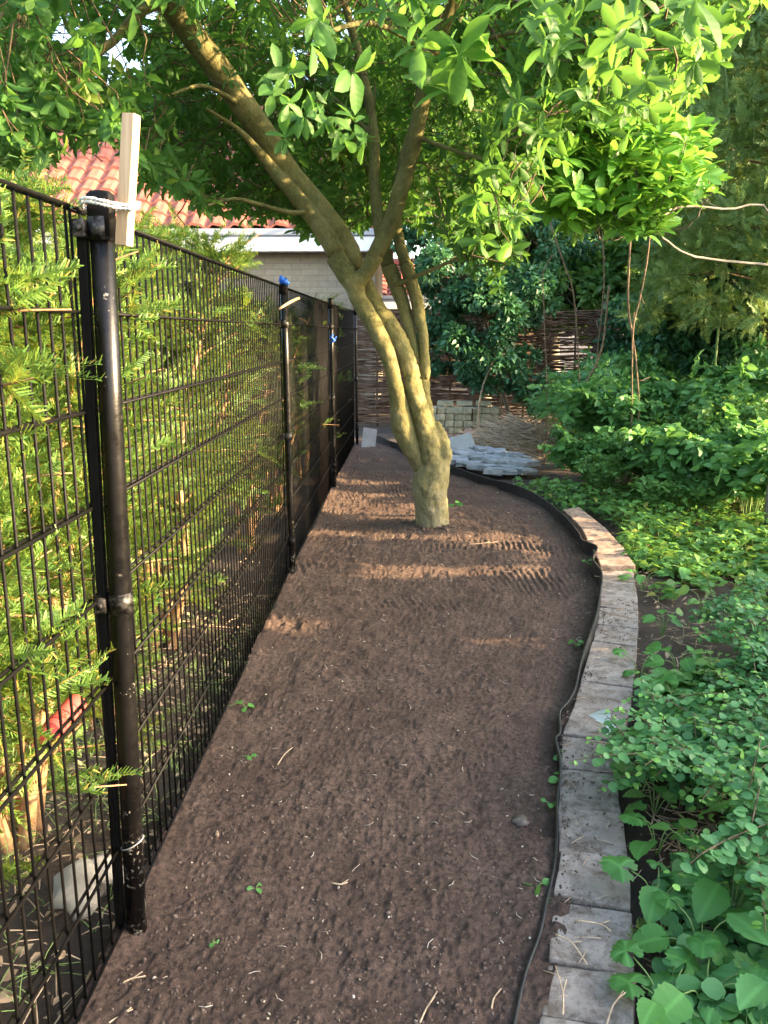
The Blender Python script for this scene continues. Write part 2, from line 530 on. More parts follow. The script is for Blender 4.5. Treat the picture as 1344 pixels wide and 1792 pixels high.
M['black'] = black_paint(); M['post'] = post_paint(); M['bark'] = bark(); M['soil'] = soil_mat(); M['earth'] = earth_mat()
M['paver'] = paver_mat('grey_paver', (.18, .155, .135), (.275, .242, .215), (.36, .325, .29))
M['paverred'] = paver_mat('reddish_paver', (.24, .16, .12), (.34, .24, .18), (.42, .31, .24))
M['pine'] = wood_mat(); M['wall'] = wall_mat(); M['tile'] = pantile_mat(); M['plastic'] = plastic_mat()
M['crumb'] = noisy('soil_crumb', [(.3, (.05, .036, .03)), (.7, (.19, .14, .11))], 9, .95, 90, .5)
M['fleck'] = noisy('pale_fleck', [(.3, (.34, .28, .2)), (.7, (.70, .64, .54))], 9, .9, 90, .2)


# ------------------------------------------------------------------ leaf templates (y along the leaf, z the upper side)
def leafT(ts, ws, fold=.12, curl=.12, wave=0.0):
    v, uv = [], []
    for i, (t_, w_) in enumerate(zip(ts, ws)):
        z = -curl * t_ * t_
        dz = wave * math.sin(i * 2.1)
        v += [[-w_, t_, z + fold * w_ * 2 + dz], [0, t_, z], [w_, t_, z + fold * w_ * 2 - dz]]
        uv += [[-w_, t_], [0, t_], [w_, t_]]
    q = []
    for i in range(len(ts) - 1):
        a = i * 3
        q += [[a, a + 1, a + 4, a + 3], [a + 1, a + 2, a + 5, a + 4]]
    return (np.array(v, float), np.array(q), [], np.array(uv))


T_MAG = leafT([0, .12, .38, .62, .84, 1], [.012, .07, .17, .215, .15, .0], .16, .22, .01)
T_MAG2 = leafT([0, .15, .4, .65, .86, 1], [.01, .06, .14, .165, .11, .0], .30, .42, .02)
T_OV = leafT([0, .12, .35, .65, 1], [.01, .20, .30, .20, .0], .18, .2)
T_OVS = leafT([0, .35, .7, 1], [.02, .30, .22, .0], .2, .2)
T_RND = leafT([0, .15, .45, .75, .95, 1], [.03, .30, .44, .38, .18, .05], .1, .12)
_ts = np.linspace(0, 1, 15)
T_SER = leafT(list(_ts), [max(0.0, (.36 * math.sin(math.pi * min(1, t_ ** .75)) ** .85) * (1.0 if i % 2 else .88)) + .004 for i, t_ in enumerate(_ts)], .14, .2, .012)
T_REED = leafT([0, .3, .7, 1], [.018, .03, .022, .0], .3, .5)


def palmT(lobes=5, seed=1, teeth=.06):
    r_ = np.random.default_rng(seed)
    n = 40
    th = np.linspace(-math.pi * .5 + .25, math.pi * 1.5 - .25, n)      # gap at the stalk
    rad = []
    for i, a in enumerate(th):
        k = abs(math.cos((a - math.pi / 2) * lobes / 2.0))
        rad.append((.38 + .12 * k ** .7) * (1 + (teeth if i % 2 else -teeth)) * (0.93 + .14 * r_.random()))
    rad = np.array(rad)
    v = [[0, .30, .0]]; uv = [[0, .3]]
    for f, zf in ((.55, .05), (1.0, 0.0)):
        for i in range(n):
            x, y = f * rad[i] * math.cos(th[i]), .30 + f * rad[i] * math.sin(th[i])
            v.append([x, y, zf - .28 * (f * rad[i]) ** 2 + .03 * math.sin(th[i] * lobes + seed)])
            uv.append([math.sin((th[i] - math.pi / 2) * lobes / 2.0) * f * .35, f * .6])
    q = [[1 + i, 1 + n + i, 2 + n + i, 2 + i] for i in range(n - 1)]
    t = [[0, 1 + i, 2 + i] for i in range(n - 1)]
    return (np.array(v), np.array(q), np.array(t), np.array(uv))


T_PALM = [palmT(3, 1, .05), palmT(5, 2, .05), palmT(3, 3, .07)]


def sprayT(L=.15, n=13, nl=.030, seed=0, wv=.0024):
    """flat conifer spray: two rows of needles on a thin axis"""
    r_ = np.random.default_rng(seed)
    v, q, uv = [], [], []
    def quad(a, b, c, d):
        k = len(v); v.extend([a, b, c, d]); q.append([k, k + 1, k + 2, k + 3]); uv.extend([[.3, .3]] * 4)
    quad([-.0015, 0, 0], [.0015, 0, 0], [.001, L, -.15 * L], [-.001, L, -.15 * L])
    for i in range(n):
        t_ = (i + .5) / n
        y = t_ * L
        for s_ in (-1, 1):
            l_ = nl * (1 - .45 * t_ ** 2) * (.75 + .5 * r_.random())
            an = R(56 - 22 * t_) + r_.normal() * .12
            dx, dy = s_ * math.sin(an) * l_, math.cos(an) * l_
            z0 = -.15 * L * t_ * t_; z1 = z0 + .005 + r_.normal() * .005
            px_, py_ = -dy / l_ * wv / 2, dx / l_ * wv / 2
            quad([px_, y + py_, z0], [-px_, y - py_, z0], [dx - px_ * .5, y + dy - py_ * .5, z1], [dx + px_ * .5, y + dy + py_ * .5, z1])
    return (np.array(v, float), np.array(q), [], np.array(uv))


T_SPRAY = [sprayT(.085, 15, .019, 0, .0036), sprayT(.062, 11, .017, 1, .0036), sprayT(.11, 18, .020, 2, .0036)]
T_TUFT = sprayT(.15, 8, .05, 4, .011)

UP = np.array([0, 0, 1.0])


def leaves(mb, T, pos, d, size, m=0, updir=.9, jit=.45):
    N = len(pos)
    n = UP * updir + rng.normal(size=(N, 3)) * jit
    mb.inst(T, frames(d, n), pos, size, m)


def whorls(mb, pos, axis, size, nleaf=(6, 9), m=0, ang=(50, 85), T=T_MAG, gap=.25):
    """shoot tips with a rosette of leaves each"""
    P, D, S, Nn = [], [], [], []
    for p, a, s in zip(pos, axis, size):
        k = rng.integers(*nleaf)
        a = a / np.linalg.norm(a)
        u = np.cross(a, [.3, .5, .81]); u /= np.linalg.norm(u)
        v = np.cross(a, u)
        ph = rng.random() * 6.28
        for i in range(k):
            th = ph + i * 2.4
            an = R(rng.uniform(*ang))
            d = math.cos(an) * a + math.sin(an) * (math.cos(th) * u + math.sin(th) * v)
            d = d + np.array([0, 0, -.12]) + rng.normal(size=3) * .10
            P.append(p - a * rng.random() * s * gap); D.append(d)
            S.append(s * rng.uniform(.5, 1.15)); Nn.append(a * .8 + UP * .5 + rng.normal(size=3) * .3)
    D = norm(np.array(D))
    mb.inst(T, frames(D, np.array(Nn)), np.array(P), np.array(S), m)


# ================================================================== SETTING
# ground: one sheet to the horizon, finer near the camera
def ground_sheet():
    mb = MB()
    e = np.concatenate([[-300, -80, -30], np.linspace(-12, 14, 105), [30, 80, 300]])
    f = np.concatenate([[-100, -30, -8], np.linspace(-3, 22, 100), [40, 100, 400]])
    X, Y = np.meshgrid(e, f, indexing='ij')
    Z = -.035 + .03 * vnoise(X * 1.3, Y * 1.3) + .02 * vnoise(X * 4.1, Y * 4.1)
    v = np.stack([X, Y, Z], -1).reshape(-1, 3)
    n2 = len(f)
    i, j = np.meshgrid(np.arange(len(e) - 1), np.arange(n2 - 1), indexing='ij')
    a = (i * n2 + j).reshape(-1)
    mb.add(v, np.stack([a, a + n2, a + n2 + 1, a + 1], -1))
    tag(mb.build('ground', M['earth']), kind='structure')


ground_sheet()

# fence line
PB = [G(240, 1632), G(512, 1012), G(585, 856), G(625, 781)]            # post feet
fx_fit = np.polyfit([p[1] for p in PB], [p[0] for p in PB], 1)
fence_x = lambda y: fx_fit[0] * y + fx_fit[1]
step = (PB[3][1] - PB[0][1]) / 3
POST_Y = [PB[0][1] - step] + [p[1] for p in PB]

# plastic edging: top line traced at its height above the soil
EZ = .055
EDGE_PX = [(655, 762), (680, 770), (704, 777), (722, 789), (750, 803), (789, 815), (857, 836), (897, 847), (947, 872), (979, 895), (997, 908), (1016, 930), (1021, 945),
           (1043, 957), (1033, 977), (1047, 1000), (1050, 1025), (1050, 1065), (1042, 1100), (1018, 1165), (1006, 1202), (992, 1225),
           (975, 1245), (974, 1280), (966, 1292), (974, 1330), (974, 1365), (971, 1400), (974, 1460), (972, 1520), (962, 1580),
           (952, 1635), (928, 1705), (909, 1792), (890, 1900)]
EDGE = np.array([G(a, b, EZ + .035 * min(1, max(0, (1180 - b) / 150)) - .025 * min(1, max(0, (b - 1220) / 150))) for a, b in EDGE_PX])
_es = spline(EDGE, 400)
_o = np.argsort(_es[:, 1])
edge_x = lambda y: np.interp(y, _es[_o, 1], _es[_o, 0])


TREE0 = G(757, 926)


def soil():
    ys = [0.7]
    while ys[-1] < 10.7: ys.append(ys[-1] + .0045 * max(1.2, ys[-1] ** 1.1))
    ys = np.array(ys)
    s = np.linspace(0, 1, 330)
    xr = np.convolve(np.pad(edge_x(ys), 4, 'edge'), np.ones(9) / 9, 'valid')
    xr = xr + .05
    xl = fence_x(ys) - .03
    X = xl[:, None] + (xr - xl)[:, None] * s[None, :]
    Y = np.repeat(ys[:, None], len(s), 1)
    Z = .012 + .035 * vnoise(X * 2.3, Y * 2.3) * .6 + .016 * vnoise(X * 8, Y * 8) + .012 * vnoise(X * 22 + 9, Y * 22)
    c = vnoise(X * 48, Y * 48 + 5); Z += .008 * np.maximum(c - .08, 0) * 2
    c = vnoise(X * 95 + 3, Y * 95); Z += .006 * np.maximum(c, 0) * 2
    # tine marks of the rake in short strokes towards the camera
    band = np.clip(vnoise(X * 1.2 + 40, Y * 3.2) * 3 + .05, 0, 1) * np.clip((Y - 2.6) / 1.4, 0, 1) * np.clip(vnoise(X * 5, Y * 9 + 3) * 3 + .7, 0, 1)
    ph = vnoise(X * .8, Y * .8 + 7) * 3
    Z += band * .006 * np.sin(2 * math.pi * (X * .96 + Y * .18 * np.sign(vnoise(X * .3, Y * .9 + 60)) + ph * .12 + .02 * vnoise(X * 7, Y * 7)) / .034)
    Z += np.clip((Y - 3) / 1.5, 0, 1) * .008 * np.sin(2 * math.pi * (Y + .2 * vnoise(X * 1.4, Y) * 3) / .27) * (vnoise(X * 1.7, Y * 1.1 + 3) + .4)
    rt = np.hypot(X - TREE0[0], Y - TREE0[1]); Z += .035 * np.exp(-(rt / .17) ** 2) * (1 + 1.2 * vnoise(X * 11, Y * 11))
    edge = np.exp(-((X - xl[:, None]) / .06) ** 2); Z += edge * .012
    v = np.stack([X, Y, Z], -1).reshape(-1, 3)
    n2 = len(s)
    i, j = np.meshgrid(np.arange(len(ys) - 1), np.arange(n2 - 1), indexing='ij')
    a = (i * n2 + j).reshape(-1)
    mb = MB(); mb.add(v, np.stack([a, a + 1, a + n2 + 1, a + n2], -1))
    tag(mb.build('soil_bed', M['soil']), kind='structure')
    return ys, xl, xr, X, Y, Z


SY, SXL, SXR, SX, SYY, SZ = soil()


def soil_z(x, y):
    i = np.clip(np.searchsorted(SY, y), 0, len(SY) - 1)
    f = np.clip((x - SXL[i]) / (SXR[i] - SXL[i]), 0, 1)
    return SZ[i, (f * (SZ.shape[1] - 1)).astype(int)]


# rock template: deformed cube-sphere
def rockT(seed, n=1):
    import bmesh
    bm = bmesh.new(); bmesh.ops.create_icosphere(bm, subdivisions=n, radius=1.0)
    r_ = np.random.default_rng(seed)
    v = np.array([x.co[:] for x in bm.verts]); t = np.array([[q.index for q in f.verts] for f in bm.faces]); bm.free()
    v *= (1 + .32 * r_.normal(size=(len(v), 1)).clip(-1.2, 1.2)) * np.array([1, .8, .6])
    return (v, [], t, np.zeros((len(v), 2)))


def randrot(N):
    return frames(rv(N), rv(N))


mb = MB()
for k in range(3):
    N = 5200
    y = .9 + 6.5 * rng.random(N) ** 2.0; x = fence_x(y) + (edge_x(y) - fence_x(y)) * (.02 + .96 * rng.random(N))
    s = .0018 + .0058 * rng.random(N) ** 5
    mb.inst(rockT(k), randrot(N), np.stack([x, y, soil_z(x, y) - s * .15], -1), s)
N = 500
a = rng.random(N) * 6.28; r_ = .10 + .16 * rng.random(N) ** 1.5
x = TREE0[0] + r_ * np.cos(a); y = TREE0[1] + r_ * np.sin(a); s = .003 + .011 * rng.random(N) ** 3
mb.inst(rockT(4), randrot(N), np.stack([x, y, soil_z(x, y)], -1), s)
tag(mb.build('soil_crumbs', M['crumb']), 'loose dark crumbs scattered over the raked soil', kind='stuff')
mb = MB()
N = 420
y = .9 + 7 * rng.random(N) ** 1.7; x = fence_x(y) + (edge_x(y) - fence_x(y)) * (.03 + .94 * rng.random(N))
mb.inst(rockT(9), randrot(N), np.stack([x, y, soil_z(x, y) + .002], -1), .0016 + .0035 * rng.random(N) ** 3)
for i in range(150):
    y = .95 + 5 * rng.random() ** 1.6; x = fence_x(y) + (edge_x(y) - fence_x(y)) * (.03 + .94 * rng.random())
    a = rng.random() * 6.28; l = rng.uniform(.008, .035)
    p = np.array([[x, y, 0], [x + math.cos(a) * l * .5, y + math.sin(a) * l * .5, 0], [x + math.cos(a + .3) * l, y + math.sin(a + .3) * l, 0]])
    p[:, 2] = soil_z(p[:, 0], p[:, 1]) + .004
    mb.tube(p, .0009, 4)
tag(mb.build('soil_flecks', M['fleck']), 'pale flecks and bits of straw on the dark soil', kind='stuff')


# ================================================================== FENCE
FX_OFF = -.034                                                          # mesh runs behind the posts
def build_fence():
    root = thing('wire_fence', 'black double wire mesh fence on round posts along the soil bed', 'fence', (PB[0][0], PB[0][1], 0))
    off = np.array([PB[0][0], PB[0][1], 0.0])
    posts = [np.array([fence_x(POST_Y[0]), POST_Y[0], 0.0])] + PB
    TOPZ = 1.63
    for i in range(4):
        a, b = posts[i].copy(), posts[i + 1].copy()
        mb = MB()
        d = norm(b - a); a2 = a + d * .012; b2 = b - d * .012
        sx = np.array([FX_OFF, 0, 0])
        L = np.linalg.norm(b2 - a2); nv = int(L / .052)
        for k in range(nv + 1):
            p = a2 + d * L * k / nv + sx
            mb.tube([p + UP * .015, p + UP * .8, p + UP * TOPZ], .0030, 6)
        for k in range(9):
            z = .028 + .2 * k
            for s_ in (-.0085, .0085):
                mb.tube([a2 + sx + UP * z + [s_, 0, 0], (a2 + b2) / 2 + sx + UP * (z - .002) + [s_, 0, 0], b2 + sx + UP * z + [s_, 0, 0]], .0040, 6)
        mb.build('wire_panel', M['black'], root, off)
    for i, p in enumerate(posts):
        rad = .0235 if i < 2 else .019
        top = 1.645 if i == 1 else 1.66
        lean = np.array([.020, 0, 0]) if i == 1 else np.array([-.006, 0, 0])
        mb = MB()
        zz = np.array([0.0, .4, .8, 1.2, top])
        mb.tube([p + UP * z + lean * z for z in zz], rad, 24)
        po = mb.build('post', M['post'], root, off)
        mb = MB()
        mb.tube([p + UP * (top - .075) + lean * top, p + UP * (top + .004) + lean * top, p + UP * (top + .010) + lean * top], [rad + .003, rad + .003, rad - .004], 24)
        mb.build('cap', M['black'], po, off)
        if i in (0, 1):
            mb = MB()
            q = p + np.array([-.040, .004, 0]) + lean * .8
            ll = lean[0]; mb.box(q + UP * .80, (.020, .020, 1.56), np.array([[1, 0, ll], [0, 1, 0], [-ll, 0, 1]]), bev=.003)
            mb.build('backing_bar', M['black'], root, off)
        for z in ((1.585, .82, .22) if i < 2 else (1.43, .82, .22)):
            mb = MB()
            c = p + lean * z + UP * z
            mb.tube([c - UP * .022, c + UP * .022], rad + .0035, 24)
            if z > .3:
                mb.box(c + np.array([-rad - .012, -.018, 0]), (.026, .030, .034), bev=.004)
                mb.tube([c + np.array([-rad - .010, -.040, 0]), c + np.array([-rad - .010, -.032, 0])], .007, 6)
            if i == 1 and z < .3:
                mb = MB()
                th = np.linspace(0, 2 * math.pi, 20)
                mb.tube(np.stack([c[0] + (rad + .002) * np.cos(th), c[1] + (rad + .002) * np.sin(th), c[2] + .02 + .012 * np.cos(th)], -1), .0016, 5)
                mb.build('tie_wire', M['steelwire'], root, off)
                continue
            mb.build('clamp', M['clamp'] if z > .3 else M['black'], root, off)
    return posts


POSTS = build_fence()
P1 = POSTS[1]; TOP1 = P1 + np.array([.020 * 1.6, 0, 0])

# batten tied to the first post with white rope
yb = P1[1] - .035
ba, bt = PY(217, 430, yb), PY(230, 200, yb)
root = thing('wooden_batten', 'pale pine batten tied upright to the nearest fence post', 'batten', ba)
ax = norm(bt - ba); L = np.linalg.norm(bt - ba)
rz = R(-20)
sx_ = norm(np.cross([math.sin(-rz), math.cos(rz), 0], ax)); sy_ = np.cross(ax, sx_)
mb = MB(); mb.box([0, 0, 0], (.027, .021, L), np.stack([sx_, sy_, ax], -1), bev=.0012)
bo = mb.build('batten', M['pine'], root); bo.location = tuple((bt - ba) / 2)
rope = thing('white_rope', 'white twisted rope wound round post and pine batten', 'rope', (P1[0], P1[1], 1.6))
mb = MB()
cz = PY(195, 366, P1[1])[2]
th = np.linspace(0, 2 * math.pi, 60)
bc = PY(222, 366, yb)
for kz, ex in ((0, 0), (.0065, .002)):
    loop = []
    cc = np.array([(TOP1[0] - .027 + bc[0] + .016) / 2, (P1[1] + yb) / 2 - .002])
    hx = abs(bc[0] + .016 - TOP1[0] + .027) / 2 + ex
    for a in th: loop.append([cc[0] + hx * math.cos(a), cc[1] + (.042 + ex) * math.sin(a), cz + kz + .006 * math.sin(a * 2)])
    loop = np.array(loop)
    for ph in (0, math.pi):
        tw = th * 22 + ph
        mb.tube(loop + np.stack([.0018 * np.cos(tw) * np.cos(th), .0018 * np.cos(tw) * np.sin(th), .0018 * np.sin(tw)], -1), .0024, 6)
kn = bc + np.array([.012, -.02, -.004])
mb.inst(rockT(5, 2), randrot(3), kn + rng.normal(size=(3, 3)) * .003, np.array([.008, .007, .009]))
mb.build('rope_loop', M['rope'], rope, np.array([P1[0], P1[1], 1.6]))

# blue marks on the fence
p2, p3 = POSTS[2], POSTS[3]
mb = MB()
mb.inst(rockT(11, 2), randrot(2), np.array([[p2[0] - .014, p2[1] - .02, 1.655], [p2[0] + .004, p2[1] - .03, 1.645]]), np.array([.028, .022]))
o = tag(mb.build('plastic_bag', M['blue']), 'crumpled blue plastic wrapped over the top of the second fence post', 'plastic wrap')
mb = MB()
c = np.array([p3[0] + .012, p3[1] - .04, PY(583, 595, p3[1])[2]])
mb.tube([c + [0, 0, .05], c + [-.02, -.005, .02], c + [.01, -.01, .0], c + [-.03, -.01, -.03]], [.006, .016, .018, .004], 5)
mb.tube([c, c + [.03, 0, .03]], [.012, .004], 5)
tag(mb.build('blue_ribbon', M['blue']), 'small blue ribbon knotted to the third fence post', 'ribbon')
a, b = PY(488, 541, p2[1] - .12), PY(524, 521, p2[1] - .05)
mb = MB(); mb.tube(spline([a, (a + b) / 2 + [0, 0, .004], b], 6), [.007, .007, .008, .008, .008, .007], 8)
tag(mb.build('peeled_stick', M['pine']), 'short peeled stick wedged slanting through the mesh beside the second post', 'stick')


# ================================================================== MAGNOLIA
TREE = G(757, 926)
TY = TREE[1]
SCALE_T = TY / FPX * 1.01                                             # metres per photo pixel at the trunk


def stem_path(pxs, dy):
    """pxs: (px, py, width px); dy: depth offset list (m)"""
    pts = np.array([PY(a, b, TY + d) for (a, b, c), d in zip(pxs, dy)])
    r_ = np.array([c / 2 * SCALE_T for a, b, c in pxs])
    return pts, r_


def tubes(mb, pts, r_, n=24, seg=14):
    pr = spline(np.concatenate([pts, r_[:, None]], 1), n)
    mb.tube(pr[:, :3], np.maximum(pr[:, 3], .003), seg)
    return pr


def magnolia():
    root = thing('magnolia_tree', 'multi-stemmed magnolia with mossy yellow-green bark growing in the soil bed', 'tree', (TREE[0], TREE[1], 0))
    off = np.array([TREE[0], TREE[1], 0.0])
    mb = MB()
    st = {
        'bole': ([(758, 955, 58), (758, 930, 58), (755, 888, 60), (752, 853, 63), (757, 822, 60), (758, 802, 54), (757, 785, 40)], [0] * 7),
        'A': ([(742, 815, 40), (730, 795, 38), (719, 775, 42), (706, 745, 43), (699, 712, 33), (692, 676, 26), (686, 647, 26), (677, 617, 28), (665, 591, 29), (648, 558, 30), (628, 525, 29), (621, 503, 32), (606, 480, 34), (586, 448, 34)],
              [0, -.02, -.03, -.05, -.07, -.08, -.08, -.08, -.07, -.06, -.05, -.05, -.04, -.02]),
        'B': ([(754, 820, 38), (752, 797, 38), (749, 771, 36), (740, 738, 35), (731, 706, 34), (722, 673, 31), (717, 643, 30), (706, 617, 33), (694, 591, 34), (678, 565, 33), (661, 542, 32), (648, 516, 28), (640, 495, 25), (626, 468, 24)],
              [-.02, -.05, -.07, -.07, -.06, -.04, -.02, .0, .02, .04, .06, .08, .09, .1]),
        'CD': ([(758, 770, 24), (750, 735, 22), (745, 710, 22), (742, 685, 22), (741, 664, 22)], [.03, .04, .06, .07, .08]),
        'C': ([(743, 672, 15), (732, 643, 16), (726, 617, 18), (720, 591, 19), (712, 558, 22), (703, 525, 24), (693, 499, 26), (680, 466, 28)], [.09, .10, .10, .10, .12, .13, .14, .16]),
        'D': ([(743, 672, 15), (745, 650, 17), (743, 624, 17), (741, 591, 18), (735, 558, 20), (729, 525, 22), (720, 493, 23), (710, 462, 23)], [.07, .07, .07, .07, .08, .09, .10, .12]),
        'stub': ([(772, 822, 24), (777, 798, 28), (775, 772, 24), (768, 755, 18), (764, 737, 11)], [-.01, -.03, -.04, -.05, -.05]),
        'fork': ([(610, 495, 30), (630, 490, 26), (646, 468, 26), (658, 445, 28)], [-.05, -.06, -.07, -.08]),
    }
    tx = bpy.data.textures.new('bark_lumps', 'CLOUDS'); tx.noise_scale = .06; tx.noise_depth = 3
    def organic(m2, nm, vox=.0075, amp=.012):
        tr = m2.build(nm, M['bark'], root, off)
        md = tr.modifiers.new('blend', 'REMESH'); md.mode = 'VOXEL'; md.voxel_size = vox; md.use_smooth_shade = True
        md = tr.modifiers.new('soft', 'SMOOTH'); md.factor = .5; md.iterations = 3
        md = tr.modifiers.new('lumps', 'DISPLACE'); md.texture = tx; md.strength = amp; md.mid_level = .5; md.texture_coords = 'LOCAL'
    for k in ('bole', 'B', 'CD', 'stub'):
        pp, dd = st[k]; tubes(mb, *stem_path(pp, dd), n=34, seg=16)
    # knots and burrs round the crotch
    for (a, b, s_) in ((736, 850, .045), (770, 845, .04), (768, 800, .045), (746, 808, .045), (777, 812, .035), (747, 660, .022), (762, 880, .04)):
        mb.inst(rockT(a, 2), randrot(1), PY(a, b, TY - .05)[None], np.array([s_]))
    organic(mb, 'trunk', .009, .026)
    for k in ('A', 'C', 'D'):
        m2 = MB(); pp, dd = st[k]; tubes(m2, *stem_path(pp, dd), n=34, seg=16)
        if k == 'A':
            pp, dd = st['fork']; tubes(m2, *stem_path(pp, dd), n=20, seg=14)
            for (a, b, s_) in ((700, 748, .035), (712, 772, .035), (624, 500, .034)):
                m2.inst(rockT(a, 2), randrot(1), PY(a, b, TY - .06)[None], np.array([s_]))
        organic(m2, 'stem')

    limbs = []
    def limb(pxs, dy, seg=10):
        pp_, rr_ = stem_path(pxs, dy); m2 = MB(); pr = tubes(m2, pp_, rr_ * (.88 if seg >= 12 else (.62 if seg == 8 else .9)), n=26, seg=seg)
        m2.build('limb', M['bark'], root, off); limbs.append(pr)
    # main limb up to the left, its lower companion, the fork to the right, the rear stems
    limb([(622, 470, 34), (606, 432, 46), (556, 366, 50), (505, 305, 48), (470, 248, 46), (430, 190, 46), (385, 125, 46), (345, 72, 44), (300, 10, 42), (250, -60, 36), (180, -150, 26)],
         [.08, .07, .04, .0, -.1, -.2, -.3, -.42, -.55, -.7, -.9], 14)
    limb([(590, 445, 36), (560, 395, 34), (520, 345, 30), (480, 300, 24), (450, 262, 15), (415, 225, 9), (360, 190, 5)],
         [-.02, -.02, -.05, -.1, -.2, -.3, -.4], 12)
    limb([(654, 452, 30), (684, 390, 32), (700, 336, 31), (715, 287, 29), (728, 235, 28), (741, 170, 27), (758, 100, 26), (785, 20, 24), (815, -70, 20), (860, -170, 14)],
         [-.08, -.08, -.1, -.12, -.16, -.2, -.28, -.4, -.5, -.6], 12)
    limb([(679, 466, 27), (668, 420, 25), (660, 370, 24), (655, 310, 22), (655, 240, 20), (640, 150, 18), (610, 30, 15), (570, -90, 10)],
         [.16, .2, .25, .3, .36, .45, .5, .5], 10)
    limb([(710, 462, 23), (698, 420, 21), (694, 370, 20), (700, 300, 18), (730, 200, 15), (780, 90, 12), (840, -50, 8)],
         [.12, .16, .22, .3, .5, .7, .9], 10)
    # secondary boughs
    limb([(290, 0, 26), (240, 25, 22), (195, 75, 18), (140, 108, 15), (90, 135, 12), (40, 165, 8)], [-.6, -.75, -.9, -1.0, -1.1, -1.2], 8)
    limb([(556, 366, 14), (510, 372, 12), (455, 358, 11), (410, 348, 9), (360, 360, 6)], [.0, -.15, -.3, -.45, -.6], 8)
    limb([(430, 190, 16), (390, 165, 12), (350, 150, 9), (300, 165, 6)], [-.2, -.4, -.6, -.8], 8)
    limb([(733, 240, 12), (790, 262, 9), (850, 280, 7), (905, 300, 5)], [-.15, -.4, -.7, -.95], 8)
    limb([(741, 175, 14), (800, 100, 12), (880, 60, 10), (980, 60, 8), (1090, 70, 6)], [-.2, -.6, -1.1, -1.6, -2.0], 8)
    limb([(756, 100, 15), (700, 60, 12), (640, 40, 10), (560, 60, 7)], [-.3, -.9, -1.5, -2.1], 8)
    limb([(690, 500, 13), (760, 470, 11), (810, 450, 8), (850, 450, 5)], [.1, .0, -.1, -.2], 8)
    limb([(300, 10, 20), (230, -60, 18), (120, -120, 15), (0, -160, 10)], [-.55, -1.1, -1.7, -2.2], 8)
    limb([(785, 20, 18), (880, -60, 15), (1000, -120, 12), (1150, -160, 8)], [-.4, -.2, .2, .6], 8)
    limb([(655, 240, 14), (560, 150, 12), (480, 90, 10), (380, 60, 7)], [.36, .9, 1.4, 1.9], 8)

    # ---- crown: shoots spread through the crown's volume, above its drooping lower skirt
    ENV = np.array([(-600, 360), (-100, 330), (0, 318), (90, 300), (110, 275), (215, 285), (235, 340), (330, 360), (350, 390), (425, 394), (505, 402), (525, 430), (600, 430), (640, 410), (690, 410),
                    (720, 410), (790, 445), (820, 470), (905, 475), (930, 340), (985, 300), (1000, 215), (1110, 225), (1215, 190), (1300, 70), (1340, 20), (1500, -100)], float)
    N = 110000
    P = np.stack([rng.uniform(-4.3, 2.6, N), rng.uniform(1.9, 9.2, N), rng.uniform(1.7, 5.0, N)], -1)
    ell = ((P[:, 0] + .7) / 3.7) ** 2 + ((P[:, 1] - 5.4) / 3.7) ** 2 + ((P[:, 2] - 2.6) / 2.3) ** 2
    px, py, zc = proj(P)
    ok = (ell < 1) & (py < np.interp(px, ENV[:, 0], ENV[:, 1]) - 130 / np.maximum(zc, 1)) & (zc > .5)
    # the near tier of leaves only hangs over the middle and right of the view
    ok &= ~((P[:, 1] < 3.4) & (px < 330)) & ~((P[:, 1] < 2.7) & (py > 175))
    ok &= ~((px < 240) & (py > -40) & (P[:, 1] > 6.5))
    # openings: sky spots, roof
    for (cx, cy, rx, ry) in ((120, 55, 26, 24), (200, 88, 22, 20), (225, 110, 30, 14), (262, 20, 16, 22), (440, 190, 22, 12), (97, 232, 10, 8), (205, 235, 10, 14)):
        ok &= ~((((px - cx) / rx) ** 2 + ((py - cy) / ry) ** 2) < 2.2)
    # the limbs stand clear of the leaves: shoots keep away from them on the open side
    for l in limbs[:4]:
        lx, ly, lz = proj(l[:, :3])
        dd_ = np.sqrt(((px[:, None] - lx[None]) ** 2 + (py[:, None] - ly[None]) ** 2))
        near = dd_.argmin(1)
        ok &= ~((dd_.min(1) < 50 + 300 / np.maximum(zc, 1.5)) & (zc < lz[near] + .12) & (rng.random(N) < .93) & (py > -30))
    ok &= ~((P[:, 1] < 3.6) & (rng.random(N) < .82)) & ~((P[:, 1] < 4.6) & (py > 120) & (px > 330) & (px < 760) & (rng.random(N) < .75))
    cl = np.sin(P[:, 0] * 4.2 + 1.3 * np.sin(P[:, 1] * 2.1)) * np.sin(P[:, 1] * 3.7 + P[:, 2]) * np.sin(P[:, 2] * 5.1 + P[:, 0] * 1.3)
    ok &= (cl > -.05) | (rng.random(N) < .28)
    P = P[ok]
    px, py, zc = proj(P)
    seen = (px > -80) & (px < 1424) & (py > -120)
    keep = np.where(seen, rng.random(len(P)) < np.where(px < 330, .75, np.where((P[:, 1] > 6.2) & ((px < 560) | (px > 740)), np.where(px > 740, .30, .50), .70)), rng.random(len(P)) < np.where(P[:, 1] < 4.8, .22, .10))
    P = P[keep]
    lp = np.concatenate([l[:, :3] for l in limbs])
    d2 = np.stack([((P - q) ** 2).sum(1) for q in lp]).argmin(0)
    base = lp[d2]
    ax = norm(norm(P - base) * .8 + UP * .35 + rng.normal(size=P.shape) * .35)
    mb = MB()
    sz = rng.uniform(.07, .125, len(P))
    h_ = rng.random(len(P)) < .55
    whorls(mb, P[h_], ax[h_], sz[h_], (4, 8), 0, (45, 95))
    whorls(mb, P[~h_], ax[~h_], sz[~h_], (4, 9), 0, (45, 110), T_MAG2, .8)
